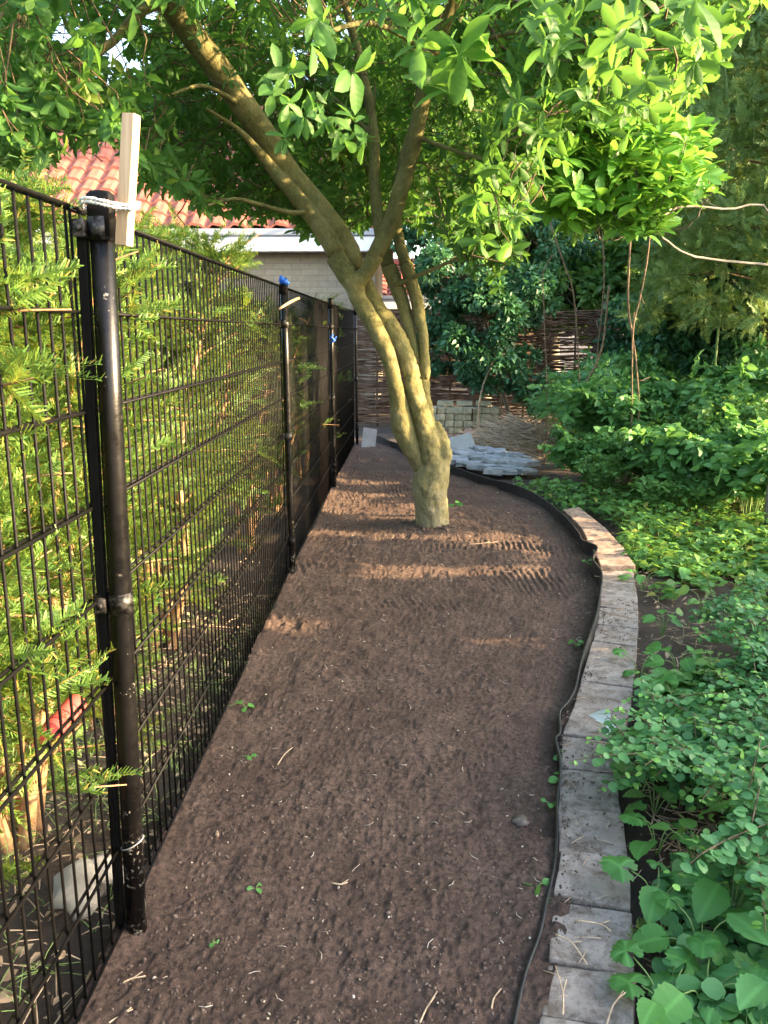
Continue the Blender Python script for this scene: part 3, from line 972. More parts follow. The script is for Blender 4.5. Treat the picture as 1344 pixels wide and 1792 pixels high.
    for p, a, b in zip(P, ax, base):
        if rng.random() < .42:
            l = min(np.linalg.norm(p - b), rng.uniform(.2, .42))
            q = p - a * .10
            r0 = q + norm(norm(b - q) - a * .4 + rng.normal(size=3) * .4) * (l - .1)
            mb.tube([p, q, (q + r0) / 2 + rng.normal(size=3) * .02, r0], [.0018, .0025, .0035, .0045], 4, 1, False)
    # drooping sprays picked out in the photograph
    mb2 = []
    for (a, b, Y, s_) in ((570, 215, 2.75, .125), (610, 200, 2.8, .12), (520, 215, 2.8, .12), (590, 235, 2.9, .12), (770, 150, 2.3, .16), (740, 120, 2.35, .15), (800, 120, 2.4, .14),
                          (660, 60, 2.2, .14), (720, 30, 2.2, .15), (840, 30, 2.3, .15), (470, 120, 2.8, .15), (540, 60, 2.5, .14), (980, 20, 2.6, .14), (1060, 60, 3.0, .14),
                          (1150, 60, 3.2, .15), (1200, 40, 3.2, .15), (1250, 70, 3.3, .15), (1160, 110, 3.3, .15), (1080, 150, 3.2, .15), (1110, 190, 3.2, .14), (1190, 110, 3.3, .15), (1040, 110, 3.0, .15), (1270, 30, 3.3, .16), (1010, 160, 3.1, .14), (1075, 210, 3.2, .13),
                          (830, 470, 5.5, .13), (860, 450, 5.4, .13), (800, 440, 5.5, .13), (880, 480, 5.4, .12), (770, 400, 5.6, .13), (930, 290, 4.7, .14), (960, 310, 4.6, .13), (900, 340, 4.9, .13)):
        for k in range(3):
            mb2.append((PY(a, b, Y) + rng.normal(size=3) * .05, s_ * .68))
    Q = np.array([m_[0] for m_ in mb2]); S = np.array([m_[1] for m_ in mb2])
    whorls(mb, Q, norm(rng.normal(size=Q.shape) * .5 + np.array([.15, -.25, .15])), S, (4, 7), 0, (45, 95))
    for q in Q[::9]:
        b = lp[((lp - q) ** 2).sum(1).argmin()]
        if np.linalg.norm(b - q) < .8: mb.tube(spline([q, q + (b - q) * .4 + [0, 0, .06], b], 8), np.linspace(.002, .005, 8), 4, 1, False)
    mb.build('crown', [M['magnolia'], M['twig']], root, off)


magnolia()


# ================================================================== second magnolia (shrubby, on the right)
def right_magnolia():
    Y0 = 5.3
    b0 = G(1330, 800); b0[1] = Y0 + .5; b0[0] = PY(1365, 700, Y0 + .5)[0]
    root = thing('magnolia_shrub', 'young magnolia with pale grey branches and fresh green leaf rosettes above the brambles', 'tree', (b0[0], b0[1], 0))
    off = np.array([b0[0], b0[1], 0.0])
    mb = MB()
    pts = [np.array([b0[0], b0[1], -.05]), PY(1370, 640, Y0 + .45), PY(1372, 540, Y0 + .35), PY(1360, 462, Y0 + .25)]
    mb.tube(spline(pts, 14), np.linspace(.03, .018, 14), 10)
    mb.build('trunk', M['greybark'], root, off)
    LIMB = []
    for pxs, r0, r1 in (([(1362, 464), (1300, 460), (1235, 452), (1190, 438), (1155, 410), (1130, 398)], .014, .010),
                        ([(1366, 500), (1344, 368), (1270, 366), (1195, 362), (1160, 380), (1140, 398)], .012, .009),
                        ([(1155, 408), (1185, 405), (1215, 385), (1230, 360), (1250, 330)], .012, .006),
                        ([(1130, 398), (1105, 408), (1080, 418), (1050, 420)], .010, .004),
                        ([(1130, 398), (1150, 375), (1180, 370), (1200, 350), (1180, 290)], .013, .006),
                        ([(1130, 398), (1100, 360), (1070, 310), (1040, 260), (1000, 215)], .013, .005),
                        ([(1140, 396), (1130, 340), (1110, 280), (1120, 210)], .011, .005),
                        ([(1090, 345), (1040, 345), (990, 345), (960, 355)], .008, .004)):
        p = spline([PY(a, b, Y0 + .25 - .1 * i) for i, (a, b) in enumerate(pxs)], 18)
        mb = MB(); mb.tube(p + rng.normal(size=p.shape) * .004, np.linspace(r0, r1, 18) * .62, 8); mb.build('branch', M['greybark'], root, off)
        LIMB.append(p)
    lp = np.concatenate(LIMB)
    P = []
    poly = [(1120, 300, 110, 90, 130), (1000, 250, 80, 70, 60), (1030, 340, 90, 70, 90), (1190, 250, 60, 45, 45), (1200, 315, 55, 35, 35), (940, 250, 45, 60, 30), (1110, 380, 60, 40, 40), (1080, 210, 90, 40, 45)]
    for cx, cy, rx, ry, n in poly:
        for k in range(n):
            u = rv(1)[0] * rng.random() ** .4
            P.append(PY(cx + u[0] * rx, cy + u[2] * ry, Y0 - .1 + u[1] * .55))
    P = np.array(P)
    base = lp[np.stack([((P - q) ** 2).sum(1) for q in lp]).argmin(0)]
    mb = MB()
    whorls(mb, P, norm((P - base) * 1.0 + UP * .45 + rng.normal(size=P.shape) * .2), rng.uniform(.10, .155, len(P)), (6, 9), 0, (35, 80))
    for p, b in zip(P, base):
        if rng.random() < .4: mb.tube(spline([p, (p + b) / 2 + [0, 0, -.04], b], 6), np.linspace(.002, .004, 6), 4, 1, False)
    mb.build('crown', [M['magnolia2'], M['greybark']], root, off)


right_magnolia()


# ================================================================== yews behind the fence
def yew(name, label, loc, height, nstem, nspray, mat, spread=.42, seed=0, group='yew shrubs behind the mesh fence', lowest=.12, maxr=.47):
    global rng
    keep = rng; rng = np.random.default_rng(seed)
    root = thing(name, label, 'shrub', loc, group)
    nodes, dirs = [], []
    for k in range(nstem):
        a = 6.28 * k / nstem + rng.random() * .8
        r1 = spread * rng.uniform(.3, .95)
        pts = [np.array([.05 * math.cos(a), .05 * math.sin(a), -.05])]
        for z in np.linspace(.25, 1, 4):
            pts.append(np.array([r1 * z * math.cos(a + z * .6) + rng.normal() * .04, r1 * z * math.sin(a + z * .6) + rng.normal() * .04, height * .92 * z]))
        p = spline(pts, 22)
        mb = MB(); mb.tube(p, np.linspace(rng.uniform(.016, .028), .007, 22), 9)
        mb.build('stem', M['yewbark'], root)
        nodes.append(p)
    allp = np.concatenate(nodes)
    mb = MB()
    SP, SD = [], []
    for k in range(nspray // 16):
        z = lowest + (height - lowest) * rng.random() ** .55
        i = (np.abs(allp[:, 2] - z * .94) + rng.random(len(allp)) * .12).argmin()
        s = allp[i]
        a = rng.random() * 6.28
        d = norm(np.array([math.cos(a), math.sin(a), rng.uniform(.1, 1.1)]))
        L = rng.uniform(.14, .40) * (1.2 - .55 * z / height)
        curve = lambda t_: s + d * L * t_ + UP * (-.16 * L * t_ * t_)
        mb.tube(np.array([curve(t_) for t_ in np.linspace(0, 1, 4)]), np.linspace(.005, .0018, 4), 4, 1, False)
        sd = norm(np.cross(d, UP))
        for t_ in np.linspace(.2, 1.0, 16):
            sg = rng.choice([-1, 1])
            SP.append(curve(t_) + rng.normal(size=3) * .012)
            SD.append(d * (.5 + .5 * t_) + sd * sg * .8 * (1.2 - t_) + UP * rng.normal() * .35 + rng.normal(size=3) * .2)
    SP, SD = np.array(SP), norm(np.array(SD))
    rr = np.hypot(SP[:, 0], SP[:, 1]); kk = rr < maxr
    kk |= (rr < .52) & (rng.random(len(SP)) < .06)
    SP, SD = SP[kk], SD[kk]
    w_ = rng.integers(0, 3, len(SP))
    for j in range(3):
        s_ = w_ == j
        leaves(mb, T_SPRAY[j], SP[s_], SD[s_], rng.uniform(.75, 1.3, s_.sum()), 0, .7, .7)
    mb.build('foliage', [mat, M['yewbark']], root)
    rng = keep
    return root


def fx(y, d): return (fence_x(y) - d, y, -.03)

front = [yew('yew_shrub', 'sunlit yew shrub behind the mesh at the very left edge', fx(.75, .50), 1.62, 6, 6000, M['yew'], .45, 11),
         yew('yew_shrub', 'bright yew shrub left of the nearest post, sprays above the rail', fx(1.45, .47), 1.80, 6, 6800, M['yew'], .42, 12),
         yew('yew_shrub', 'yew shrub just right of the nearest post with drooping sprays', fx(2.10, .47), 1.62, 6, 5600, M['yew'], .40, 13)]


def again(src, label, loc, rz, sc, mat=None):
    c = copy_tree(src); c.location = loc; c.rotation_euler = (0, 0, rz); c.scale = (1, 1, sc); c['label'] = label
    if mat:
        for ch in c.children:
            if ch.name.startswith('foliage'):
                ch.data = dark_data.setdefault(ch.data.name, ch.data.copy()) if ch.data.name not in dark_data else dark_data[ch.data.name]
                ch.data.materials[0] = mat
    return c


dark_data = {}
again(front[0], 'yew shrub behind the middle of the second mesh panel', fx(2.85, .52), 2.1, 1.05)
again(front[1], 'tall yew shrub with feathery top near the post with blue plastic', fx(3.6, .50), 1.2, 1.03)
again(front[2], 'yew shrub just left of the post with blue plastic', fx(4.30, .60), 2.9, 1.0)
thin = yew('yew_shrub', 'thin yew shrub just beyond the post with blue plastic', fx(5.3, .42), 1.60, 4, 2600, M['yew'], .36, 17)
yew('yew_shrub', 'sparse dark yew shrub behind the third mesh panel', fx(6.6, .45), 1.5, 4, 1800, M['yew'], .34, 18)
dk = yew('yew_shrub', 'dark yew shrub by the post with the blue ribbon', fx(8.1, .42), 1.72, 3, 2000, M['yewshade'], .34, 19)
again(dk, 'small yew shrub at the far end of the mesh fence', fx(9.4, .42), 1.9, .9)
# second, denser row behind
back = yew('yew_shrub', 'shaded yew in the back row behind the leftmost yew', fx(.6, 1.35), 1.75, 4, 4200, M['yewshade'], .6, 40, maxr=.8)
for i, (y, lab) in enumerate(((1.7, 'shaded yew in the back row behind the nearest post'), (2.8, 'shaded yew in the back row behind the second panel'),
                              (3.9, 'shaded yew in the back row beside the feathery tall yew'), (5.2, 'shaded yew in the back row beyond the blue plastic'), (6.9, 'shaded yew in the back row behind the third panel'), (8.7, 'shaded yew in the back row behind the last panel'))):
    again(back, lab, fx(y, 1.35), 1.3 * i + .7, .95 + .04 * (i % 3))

# things lying behind the fence
c = G(105, 1300); c = np.array([PY(105, 1265, 1.55)[0], 1.72, .42])
hose = thing('drain_hose', 'red ribbed drain hose leaning among the yew stems behind the fence', 'hose', c)
a, b = PY(78, 1296, 1.70), PY(133, 1232, 1.95)
n = 60
tt = np.linspace(0, 1, n)[:, None]
mb = MB(); mb.tube(a + (b - a) * tt, .026 + .0025 * np.sin(np.arange(n) * 2.1), 14); mb.build('hose_tube', M['red'], hose, c)
mb = MB(); mb.inst(rockT(21, 2), frames(np.array([[.2, 1, .3]]), np.array([[0, .2, 1.0]])), np.array([[PY(130, 1630, 1.75)[0], 1.78, .05]]), np.array([[.055, .065, .09]]))
tag(mb.build('concrete_lump', M['concrete']), 'broken pale concrete lump on the ground behind the fence', 'rubble')
mb = MB(); mb.inst(rockT(22, 2), frames(np.array([[.2, 1, .0]]), np.array([[.2, .2, 1.0]])), np.array([[PY(180, 1640, 1.85)[0], 1.88, .02]]), np.array([.06]))
tag(mb.build('stone', M['concrete']), 'whitish stone beside the broken concrete lump', 'stone')

# ================================================================== EDGING, PAVERS
def edging():
    root = thing('plastic_edging', 'wavy black plastic edging strip round the soil bed', 'edging', (_es[200][0], _es[200][1], 0))
    off = np.array([_es[200][0], _es[200][1], 0.0])
    p = spline(EDGE, 420)
    tgt = norm(np.gradient(p[:, :2], axis=0)); nrm = np.stack([-tgt[:, 1], tgt[:, 0]], -1)
    far = np.clip((p[:, 1] - 2.5) / 3.0, 0, 1)
    top = p[:, 2] + .012 * vnoise(p[:, 1] * 2.2, p[:, 0] * 2.2)
    bot = np.full(len(p), -.06)
    th = .0022
    prof = []
    for side, zz in ((1, bot), (1, top - .006), (1.9, top - .002), (1.9, top + .002), (-1.9, top + .002), (-1.9, top - .002), (-1, top - .006), (-1, bot)):
        tilt = (zz - bot) * .12 * np.sin(p[:, 1] * 3.1)
        prof.append(np.concatenate([p[:, :2] + nrm * (side * th + tilt)[:, None], zz[:, None]], 1))
    k = len(prof)
    v = np.stack(prof, 1).reshape(-1, 3)
    i, j = np.meshgrid(np.arange(len(p) - 1), np.arange(k - 1), indexing='ij')
    a = (i * k + j).reshape(-1)
    mb = MB(); mb.add(v, np.stack([a, a + 1, a + k + 1, a + k], -1)); mb.build('strip', M['plastic'], root, off)


edging()
ORD = ['first', 'second', 'third', 'fourth', 'fifth', 'sixth', 'seventh', 'eighth', 'ninth', 'tenth', 'eleventh', 'twelfth', 'thirteenth', 'fourteenth', 'fifteenth', 'sixteenth', 'seventeenth', 'eighteenth', 'nineteenth', 'twentieth', 'twenty-first', 'twenty-second', 'twenty-third', 'twenty-fourth']


def slab_mesh(q4, z0, z1, seed):
    """four-cornered slab with worn rounded edges from ground quad corners (4,2)"""
    import bmesh
    r_ = np.random.default_rng(seed)
    bm = bmesh.new()
    c = q4.mean(0)
    lo = [bm.verts.new((*(p - c), z0)) for p in q4]
    hi = [bm.verts.new((*(p - c), z1 + r_.normal() * .0025)) for p in q4]
    bm.faces.new(lo[::-1]); bm.faces.new(hi)
    for i in range(4): bm.faces.new([lo[i], lo[(i + 1) % 4], hi[(i + 1) % 4], hi[i]])
    bmesh.ops.recalc_face_normals(bm, faces=list(bm.faces))
    bmesh.ops.bevel(bm, geom=list(bm.edges), offset=.006, segments=2, affect='EDGES', profile=.6)
    bmesh.ops.subdivide_edges(bm, edges=[e for e in bm.edges if e.calc_length() > .08], cuts=3, use_grid_fill=True)
    for v in bm.verts:
        n_ = float(vnoise(np.array([(v.co.x + c[0]) * 30 + seed]), np.array([(v.co.y + c[1]) * 30]))[0])
        v.co.z += n_ * .004
        v.co.x += float(vnoise(np.array([v.co.y * 45 + seed * 3]), np.array([v.co.z * 30 + v.co.x * 9]))[0]) * .005
    me = bpy.data.meshes.new('paver'); bm.to_mesh(me); bm.free()
    return me, c


PZ = .032
JL = [(928, 1850), (943, 1770), (958, 1677), (967, 1567), (979, 1485), (974, 1407), (981, 1342), (982, 1284), (1003, 1233), (1015, 1190), (1026, 1153), (1036, 1119), (1045, 1090), (1049, 1062), (1050, 1036), (1048, 1013), (1047, 994)]
JR = [(1105, 1870), (1112, 1800), (1117, 1702), (1108, 1587), (1102, 1502), (1090, 1422), (1080, 1353), (1087, 1297), (1104, 1245), (1109, 1200), (1113, 1162), (1116, 1128), (1118, 1098), (1118, 1069), (1116, 1041), (1113, 1018), (1109, 998)]
for i in range(len(JL) - 1):
    a, b, c, d = (G(*JL[i], PZ)[:2], G(*JR[i], PZ)[:2], G(*JR[i + 1], PZ)[:2], G(*JL[i + 1], PZ)[:2])
    q = np.array([a, b, c, d]); cc = q.mean(0); q = cc + (q - cc) * random.uniform(.955, .985)
    me, c = slab_mesh(q, -.05, 0.0, i)
    o = bpy.data.objects.new('paver', me); COL.objects.link(o); me.materials.append(M['paver'])
    o.location = (c[0], c[1], PZ + random.uniform(-.008, .006))
    o.rotation_euler = (random.uniform(-.03, .03), random.uniform(-.03, .03), random.uniform(-.02, .02))
    tag(o, 'grey square paver in the edging row, %s from the camera' % ORD[i], 'paver', 'grey pavers edging the bed')
# reddish pavers round the bend
JL2 = [(1050, 990), (1040, 966), (1027, 944), (1018, 926), (1002, 908), (984, 893)]
JR2 = [(1113, 992), (1094, 962), (1074, 940), (1058, 922), (1036, 905), (1012, 889)]
for i in range(len(JL2) - 1):
    q = np.array([G(*JL2[i], .06)[:2], G(*JR2[i], .06)[:2], G(*JR2[i + 1], .06)[:2], G(*JL2[i + 1], .06)[:2]])
    cc = q.mean(0); q = cc + (q - cc) * .97
    me, c = slab_mesh(q, -.06, 0.0, 30 + i)
    o = bpy.data.objects.new('paver', me); COL.objects.link(o); me.materials.append(M['paverred'])
    o.location = (c[0], c[1], .062 + random.uniform(-.004, .004)); o.rotation_euler = (random.uniform(-.02, .02), random.uniform(-.02, .02), 0)
    tag(o, 'reddish paver round the bend of the edging, %s past the grey row' % ORD[i], 'paver', 'reddish pavers at the bend')

# ================================================================== BACK: wicker fence, bricks, setts, brush
WY = 12.7
def wicker():
    x0, x1 = PY(618, 700, WY)[0], 5.2
    root = thing('wicker_fence', 'brown woven willow hurdle fence across the end of the garden', 'fence', (x0, WY, 0))
    off = np.array([x0, WY, 0.0])
    nst = int((x1 - x0) / .36)
    sxs = [x0 + (x1 - x0) * i / nst for i in range(nst + 1)]
    for x in sxs:
        mb = MB(); mb.tube([[x, WY, -.05], [x + rng.normal() * .01, WY, .9], [x + rng.normal() * .02, WY, 1.72 + rng.random() * .12]], [.018, .017, .014], 8)
        mb.build('stake', M['stake'], root, off)
    per = max(1, nst // 3)
    for s in range(0, nst, per):
        xa, xb = sxs[s] - .03, sxs[min(nst, s + per)] + .03
        mb = MB()
        for k in range(150):
            z = .02 + k * .0111 + rng.normal() * .004
            for part in range(2):
                xs = np.linspace(xa + (xb - xa) * part / 2 - .1 * rng.random(), xa + (xb - xa) * (part + 1) / 2 + .12 * rng.random(), 15)
                ph = (k % 2) * math.pi
                y = WY + .022 * np.cos(math.pi * (xs - x0) / ((x1 - x0) / nst) + ph) + rng.normal(size=15) * .004
                zz = z + .012 * np.cumsum(rng.normal(size=15)) * .5
                if rng.random() < .12: zz = zz + np.linspace(0, rng.normal() * .12, 15)
                mb.tube(np.stack([xs, y, np.maximum(zz, .012)], -1), np.linspace(.0105, .007, 15) * rng.uniform(.8, 1.25), 5)
        mb.build('woven_panel', M['rod'], root, off)
    return x0, x1


wicker()
YST = 11.7
cw = ['bottom', 'second', 'third', 'top']
bx0, bx1 = PY(748, 740, YST)[0], PY(872, 740, YST)[0]
nb = 8; bw = (bx1 - bx0) / nb
brick_me = []
for k in range(4):
    mb = MB(); mb.box([0, 0, 0], (bw * .90, .21, .084), bev=.009)
    o = mb.build('paving_brick', M['buff']); me = o.data; bpy.data.objects.remove(o)
    vv = np.zeros(len(me.vertices) * 3); me.vertices.foreach_get('co', vv)
    vv = vv.reshape(-1, 3) + np.random.default_rng(k).normal(size=(len(me.vertices), 3)) * .003
    me.vertices.foreach_set('co', vv.ravel()); brick_me.append(me)


def brick(label, loc, rot=(0, 0, 0), k=0, red=False, group='stacked buff paving bricks', sc=(1, 1, 1)):
    me = brick_me[k % 4]
    if red:
        me = me.copy(); me.materials.clear(); me.materials.append(M['redbrick'])
    o = bpy.data.objects.new('paving_brick', me); COL.objects.link(o)
    o.location = tuple(float(v) for v in loc); o.rotation_euler = rot; o.scale = sc
    return tag(o, label, 'brick', group)


for cidx in range(4):
    for j in range(nb):
        brick('buff paving brick in the %s course of the stack, %s from its left end' % (cw[cidx], ORD[j]),
              (bx0 + bw * (j + .5) + random.uniform(-.004, .004), YST + random.uniform(-.035, .03), -.01 + .046 + cidx * .0915), (0, 0, random.uniform(-.06, .06)), cidx + j)
for j in range(3):
    brick('buff paving brick lying loose on top of the stack, %s from its left end' % ORD[j],
          (bx0 + .25 + j * .27, YST + .04, -.01 + .046 + 4 * .0915), (0, 0, math.pi / 2 + random.uniform(-.12, .12)), j, sc=(.9, 1.05, .75))
for j, (a, b, rz_) in enumerate(((784, 756, .3), (800, 751, -.2), (817, 755, .5), (795, 770, .15), (820, 764, -.5))):
    p = G(a, b); brick('reddish worn brick lying in front of the brick stack, %s of the loose ones' % ORD[j], (p[0], p[1], .03), (random.uniform(-.15, .15), random.uniform(-.2, .2), rz_), j, True, 'loose worn bricks', (1.3, 1.1, 1.0))

# blue-grey setts
SETT = [(800, 811), (822, 817), (844, 823), (866, 831), (884, 830), (905, 828), (808, 802), (828, 807), (850, 811), (872, 817), (894, 820), (915, 820), (826, 796), (846, 799), (866, 804), (888, 808), (903, 812), (918, 824)]
for i, (a, b) in enumerate(SETT):
    p = G(a, b)
    r_ = np.random.default_rng(100 + i)
    mb = MB(); mb.box([0, 0, 0], (r_.uniform(.16, .25), r_.uniform(.20, .34), .055), bev=.012)
    o = mb.build('stone_sett', M['sett'])
    vv = np.zeros(len(o.data.vertices) * 3); o.data.vertices.foreach_get('co', vv)
    o.data.vertices.foreach_set('co', vv + r_.normal(size=len(vv)) * .006)
    o.location = (p[0], p[1], .035 + .025 * (i >= 6) + .015 * (i >= 12)); o.rotation_euler = (r_.normal() * .09, r_.normal() * .09, r_.normal() * .6)
    row = 'front' if i < 6 else ('middle' if i < 12 else 'rear')
    k = i % 6
    tag(o, 'blue-grey stone sett in the %s row of the heap, %s from the trunk' % (row, ORD[k]), 'stone sett', 'blue-grey setts behind the edging')
a, b = G(800, 803), G(826, 797)
mb = MB(); mb.box([0, 0, 0], (.30, .045, .30), bev=.006)
o = mb.build('leaning_slab', M['slab']); p = PY(808, 783, G(808, 800)[1] + .08); o.location = tuple(p); o.rotation_euler = (R(-38), R(-14), R(8))
tag(o, 'grey concrete slab leaning askew right beside the trunk', 'slab')
mb = MB(); mb.box([0, 0, 0], (.17, .012, .27), bev=.003)
o = mb.build('zinc_sheet', M['zinc']); p = PY(646, 768, G(650, 784)[1]); o.location = (p[0], p[1], .11); o.rotation_euler = (R(-22), R(10), R(10))
tag(o, 'small bent grey sheet standing at the far end of the mesh fence', 'metal sheet')


def brush_heap():
    mb = MB()
    c = G(925, 788)
    N = 1000
    for i in range(N):
        u = rng.normal(size=2) * .5
        x, y = c[0] + u[0] * .75, c[1] + .15 + u[1] * .75
        hgt = .30 * math.exp(-((x - c[0] + .1) / .42) ** 2 - ((y - c[1] - .3) / .6) ** 2)
        z = hgt * rng.uniform(.55, 1.1) + .015
        a = rng.normal() * .6 + (0.0 if rng.random() < .7 else 1.4); l = rng.uniform(.08, .36)
        d = np.array([math.cos(a), math.sin(a), rng.normal() * .22 - .1])
        p0 = np.array([x, y, z]); p2_ = p0 + d * l; p2_[2] = max(p2_[2], .01)
        mb.tube([p0 - d * l, p0 + rng.normal(size=3) * .02, p2_], [.003, .0052, .002], 4, 1 if rng.random() < .6 else 0)
    # matted core
    g = 26
    X, Y = np.meshgrid(np.linspace(-.95, .95, g), np.linspace(-.7, 1.2, g), indexing='ij')
    Z = .26 * np.exp(-((X + .1) / .42) ** 2 - ((Y - .3) / .6) ** 2) - .03 + .06 * vnoise(X * 9, Y * 9)
    v = np.stack([c[0] + X, c[1] + Y, Z], -1).reshape(-1, 3)
    i, j = np.meshgrid(np.arange(g - 1), np.arange(g - 1), indexing='ij'); a = (i * g + j).reshape(-1)
    mb.add(v, np.stack([a, a + g, a + g + 1, a + 1], -1), m=0)
    tag(mb.build('brush_heap', [M['brushtwig'], M['straw']]), 'heap of dry brown brushwood and straw behind the setts', kind='stuff')


brush_heap()


# ================================================================== HOUSES
def house(name, label, x0, x1, y0, depth, z_eave, rise, fascia, tile_w, row_len, wallm):
    root = thing(name, label, 'house', ((x0 + x1) / 2, y0, 0))
    off = np.array([(x0 + x1) / 2, y0, 0.0])
    mb = MB()
    mb.box([(x0 + x1) / 2, y0 + depth / 2, (z_eave - .1) / 2], (x1 - x0, depth, z_eave - .1))
    mb.add([[x0, y0, z_eave - .1], [x0, y0 + depth, z_eave - .1], [x0, y0 + depth / 2, z_eave + rise - .1]], None, [[0, 1, 2]])
    mb.add([[x1, y0, z_eave - .1], [x1, y0 + depth, z_eave - .1], [x1, y0 + depth / 2, z_eave + rise - .1]], None, [[0, 1, 2]])
    mb.build('wall', wallm, root, off)
    mb = MB()
    hd = depth / 2 + .35
    sl_ = math.hypot(hd, rise)
    nr = int(sl_ / row_len)
    nx = int((x1 - x0 + .5) / tile_w * 10)
    xs = np.linspace(x0 - .25, x1 + .25, nx)
    prof = .035 * np.sin(2 * math.pi * xs / tile_w) + .015 * np.sin(4 * math.pi * xs / tile_w + 1)
    for side in (0, 1):
        for k in range(nr):
            rows = []
            for t_, lift in ((k / nr, .045), ((k + 1.02) / nr, .0)):
                yy = y0 - .35 + hd * t_ if side == 0 else y0 + depth + .35 - hd * t_
                rows.append(np.stack([xs, np.full(nx, yy), z_eave + rise * t_ + prof + lift], -1))
            yy = rows[0][0, 1]
            lower = rows[0].copy(); lower[:, 2] -= .045
            v = np.concatenate([lower, rows[0], rows[1]])
            i = np.arange(nx - 1)
            q = np.concatenate([np.stack([i, i + 1, i + 1 + nx, i + nx], -1), np.stack([i + nx, i + 1 + nx, i + 1 + 2 * nx, i + 2 * nx], -1)])
            mb.add(v, q, smooth=False)
    mb.tube([[x0 - .25, y0 + depth / 2, z_eave + rise + .03], [x1 + .25, y0 + depth / 2, z_eave + rise + .03]], .12, 12)
    mb.build('roof', M['tile'], root, off)
    mb = MB(); mb.box([(x0 + x1) / 2, y0 - .22, z_eave - fascia / 2 - .14], (x1 - x0 + .3, .20, fascia), bev=.01); mb.build('fascia', M['white'], root, off)
    mb = MB(); mb.box([(x0 + x1) / 2, y0 - .28, z_eave - .075], (x1 - x0 + .34, .16, .11), bev=.02); mb.build('gutter', M['lead'], root, off)


HY = 14.0
zE = PY(500, 398, HY)[2]
zF = PY(500, 440, HY)[2]
house('brick_house', 'pale brick house with red pantile roof beyond the mesh fence', -9.5, PY(655, 420, HY)[0], HY + .3, 6.2, zE, 2.7, zE - zF - .14, .34, .36, M['wall'])
z2 = PY(675, 516, 24)[2]
house('garden_shed', 'low outbuilding with red pantiles glimpsed between the magnolia stems', PY(640, 500, 24)[0], 4.0, 24.3, 3.4, z2, 1.0, .25, .28, .28, M['stake'])


# ================================================================== BUSHES AND TREES
def blob_tree(name, label, cat, base, crowns, n, size, mat, trunk_r=.0, T=T_OVS, group=None, barkm='greybark', up=.7):
    """crown from many leaf clumps; crowns: list of (centre, radii)"""
    base = np.asarray(base, float)
    root = thing(name, label, cat, (base[0], base[1], 0), group)
    off = np.array([base[0], base[1], 0.0])
    if trunk_r:
        top = np.mean([c for c, r in crowns], 0)
        mb = MB(); mb.tube(spline([base + [0, 0, -.1], base * .6 + top * .4 + rng.normal(size=3) * .1, top], 12), np.linspace(trunk_r, trunk_r * .35, 12), 10)
        mb.build('trunk', M[barkm], root, off)
        for c, r in crowns:
            mb = MB(); a = base * .55 + top * .45
            mb.tube(spline([a, (a + c) / 2 + rng.normal(size=3) * .1, c], 8), np.linspace(trunk_r * .45, trunk_r * .12, 8), 7)
            mb.build('limb', M[barkm], root, off)
    mb = MB()
    vol = np.array([r[0] * r[1] + r[0] * r[2] + r[1] * r[2] for c, r in crowns]); vol /= vol.sum()
    for (c, r), f in zip(crowns, vol):
        r = np.asarray(r, float)
        k = max(6, int(18 * (n * f / 1500) ** .5))
        cen = rv(k) * (.45 + .5 * rng.random((k, 1)) ** .6) * r + c
        nn = int(n * f)
        w_ = rng.integers(0, k, nn)
        o_ = rv(nn)
        sr = (.30 * r.mean()) * (.5 + .7 * rng.random(k))
        P = cen[w_] + o_ * sr[w_][:, None] * np.maximum(.25, rng.random((nn, 1))) ** .5 * np.array([1.1, 1.1, .75])
        D = norm(o_ + rv(nn) * .8 + np.array([0, 0, -.25]))
        P[:, 2] = np.maximum(P[:, 2], .02)
        leaves(mb, T, P, D, size * rng.uniform(.6, 1.25, nn), 0, up, .6)
        for q in cen[::2]:
            mb.tube([c + (q - c) * .1, (c + q) / 2 + rng.normal(size=3) * .05, q], [.012, .008, .004], 4, 1, False)
    mb.build('crown' if trunk_r else 'foliage', [mat, M['twig']], root, off)
    return root


def C(px, py, Y, r): return (PY(px, py, Y), (r, r, r)) if np.isscalar(r) else (PY(px, py, Y), r)

blob_tree('evergreen_shrub', 'dense dark evergreen shrub overhanging the brick stack', 'shrub', G(905, 752) + [.0, .3, 0],
          [C(850, 560, 11.9, (.85, .6, .75)), C(800, 490, 11.9, (.7, .6, .6)), C(920, 520, 12.0, (.6, .6, .6)), C(870, 640, 11.7, (.55, .45, .4)), C(780, 610, 12.0, (.45, .4, .5))], 15000, .085, M['privet'], .05, T_OV)
blob_tree('evergreen_shrub', 'tall dark evergreen shrub behind the wicker fence, under the magnolia leaves', 'shrub', (1.2, 13.8, 0),
          [C(800, 420, 13.9, (1.2, .8, .9)), C(930, 420, 13.9, (1.1, .8, .8)), C(860, 330, 14.3, (1.4, .9, .9))], 16000, .095, M['privet'], .07, T_OV)
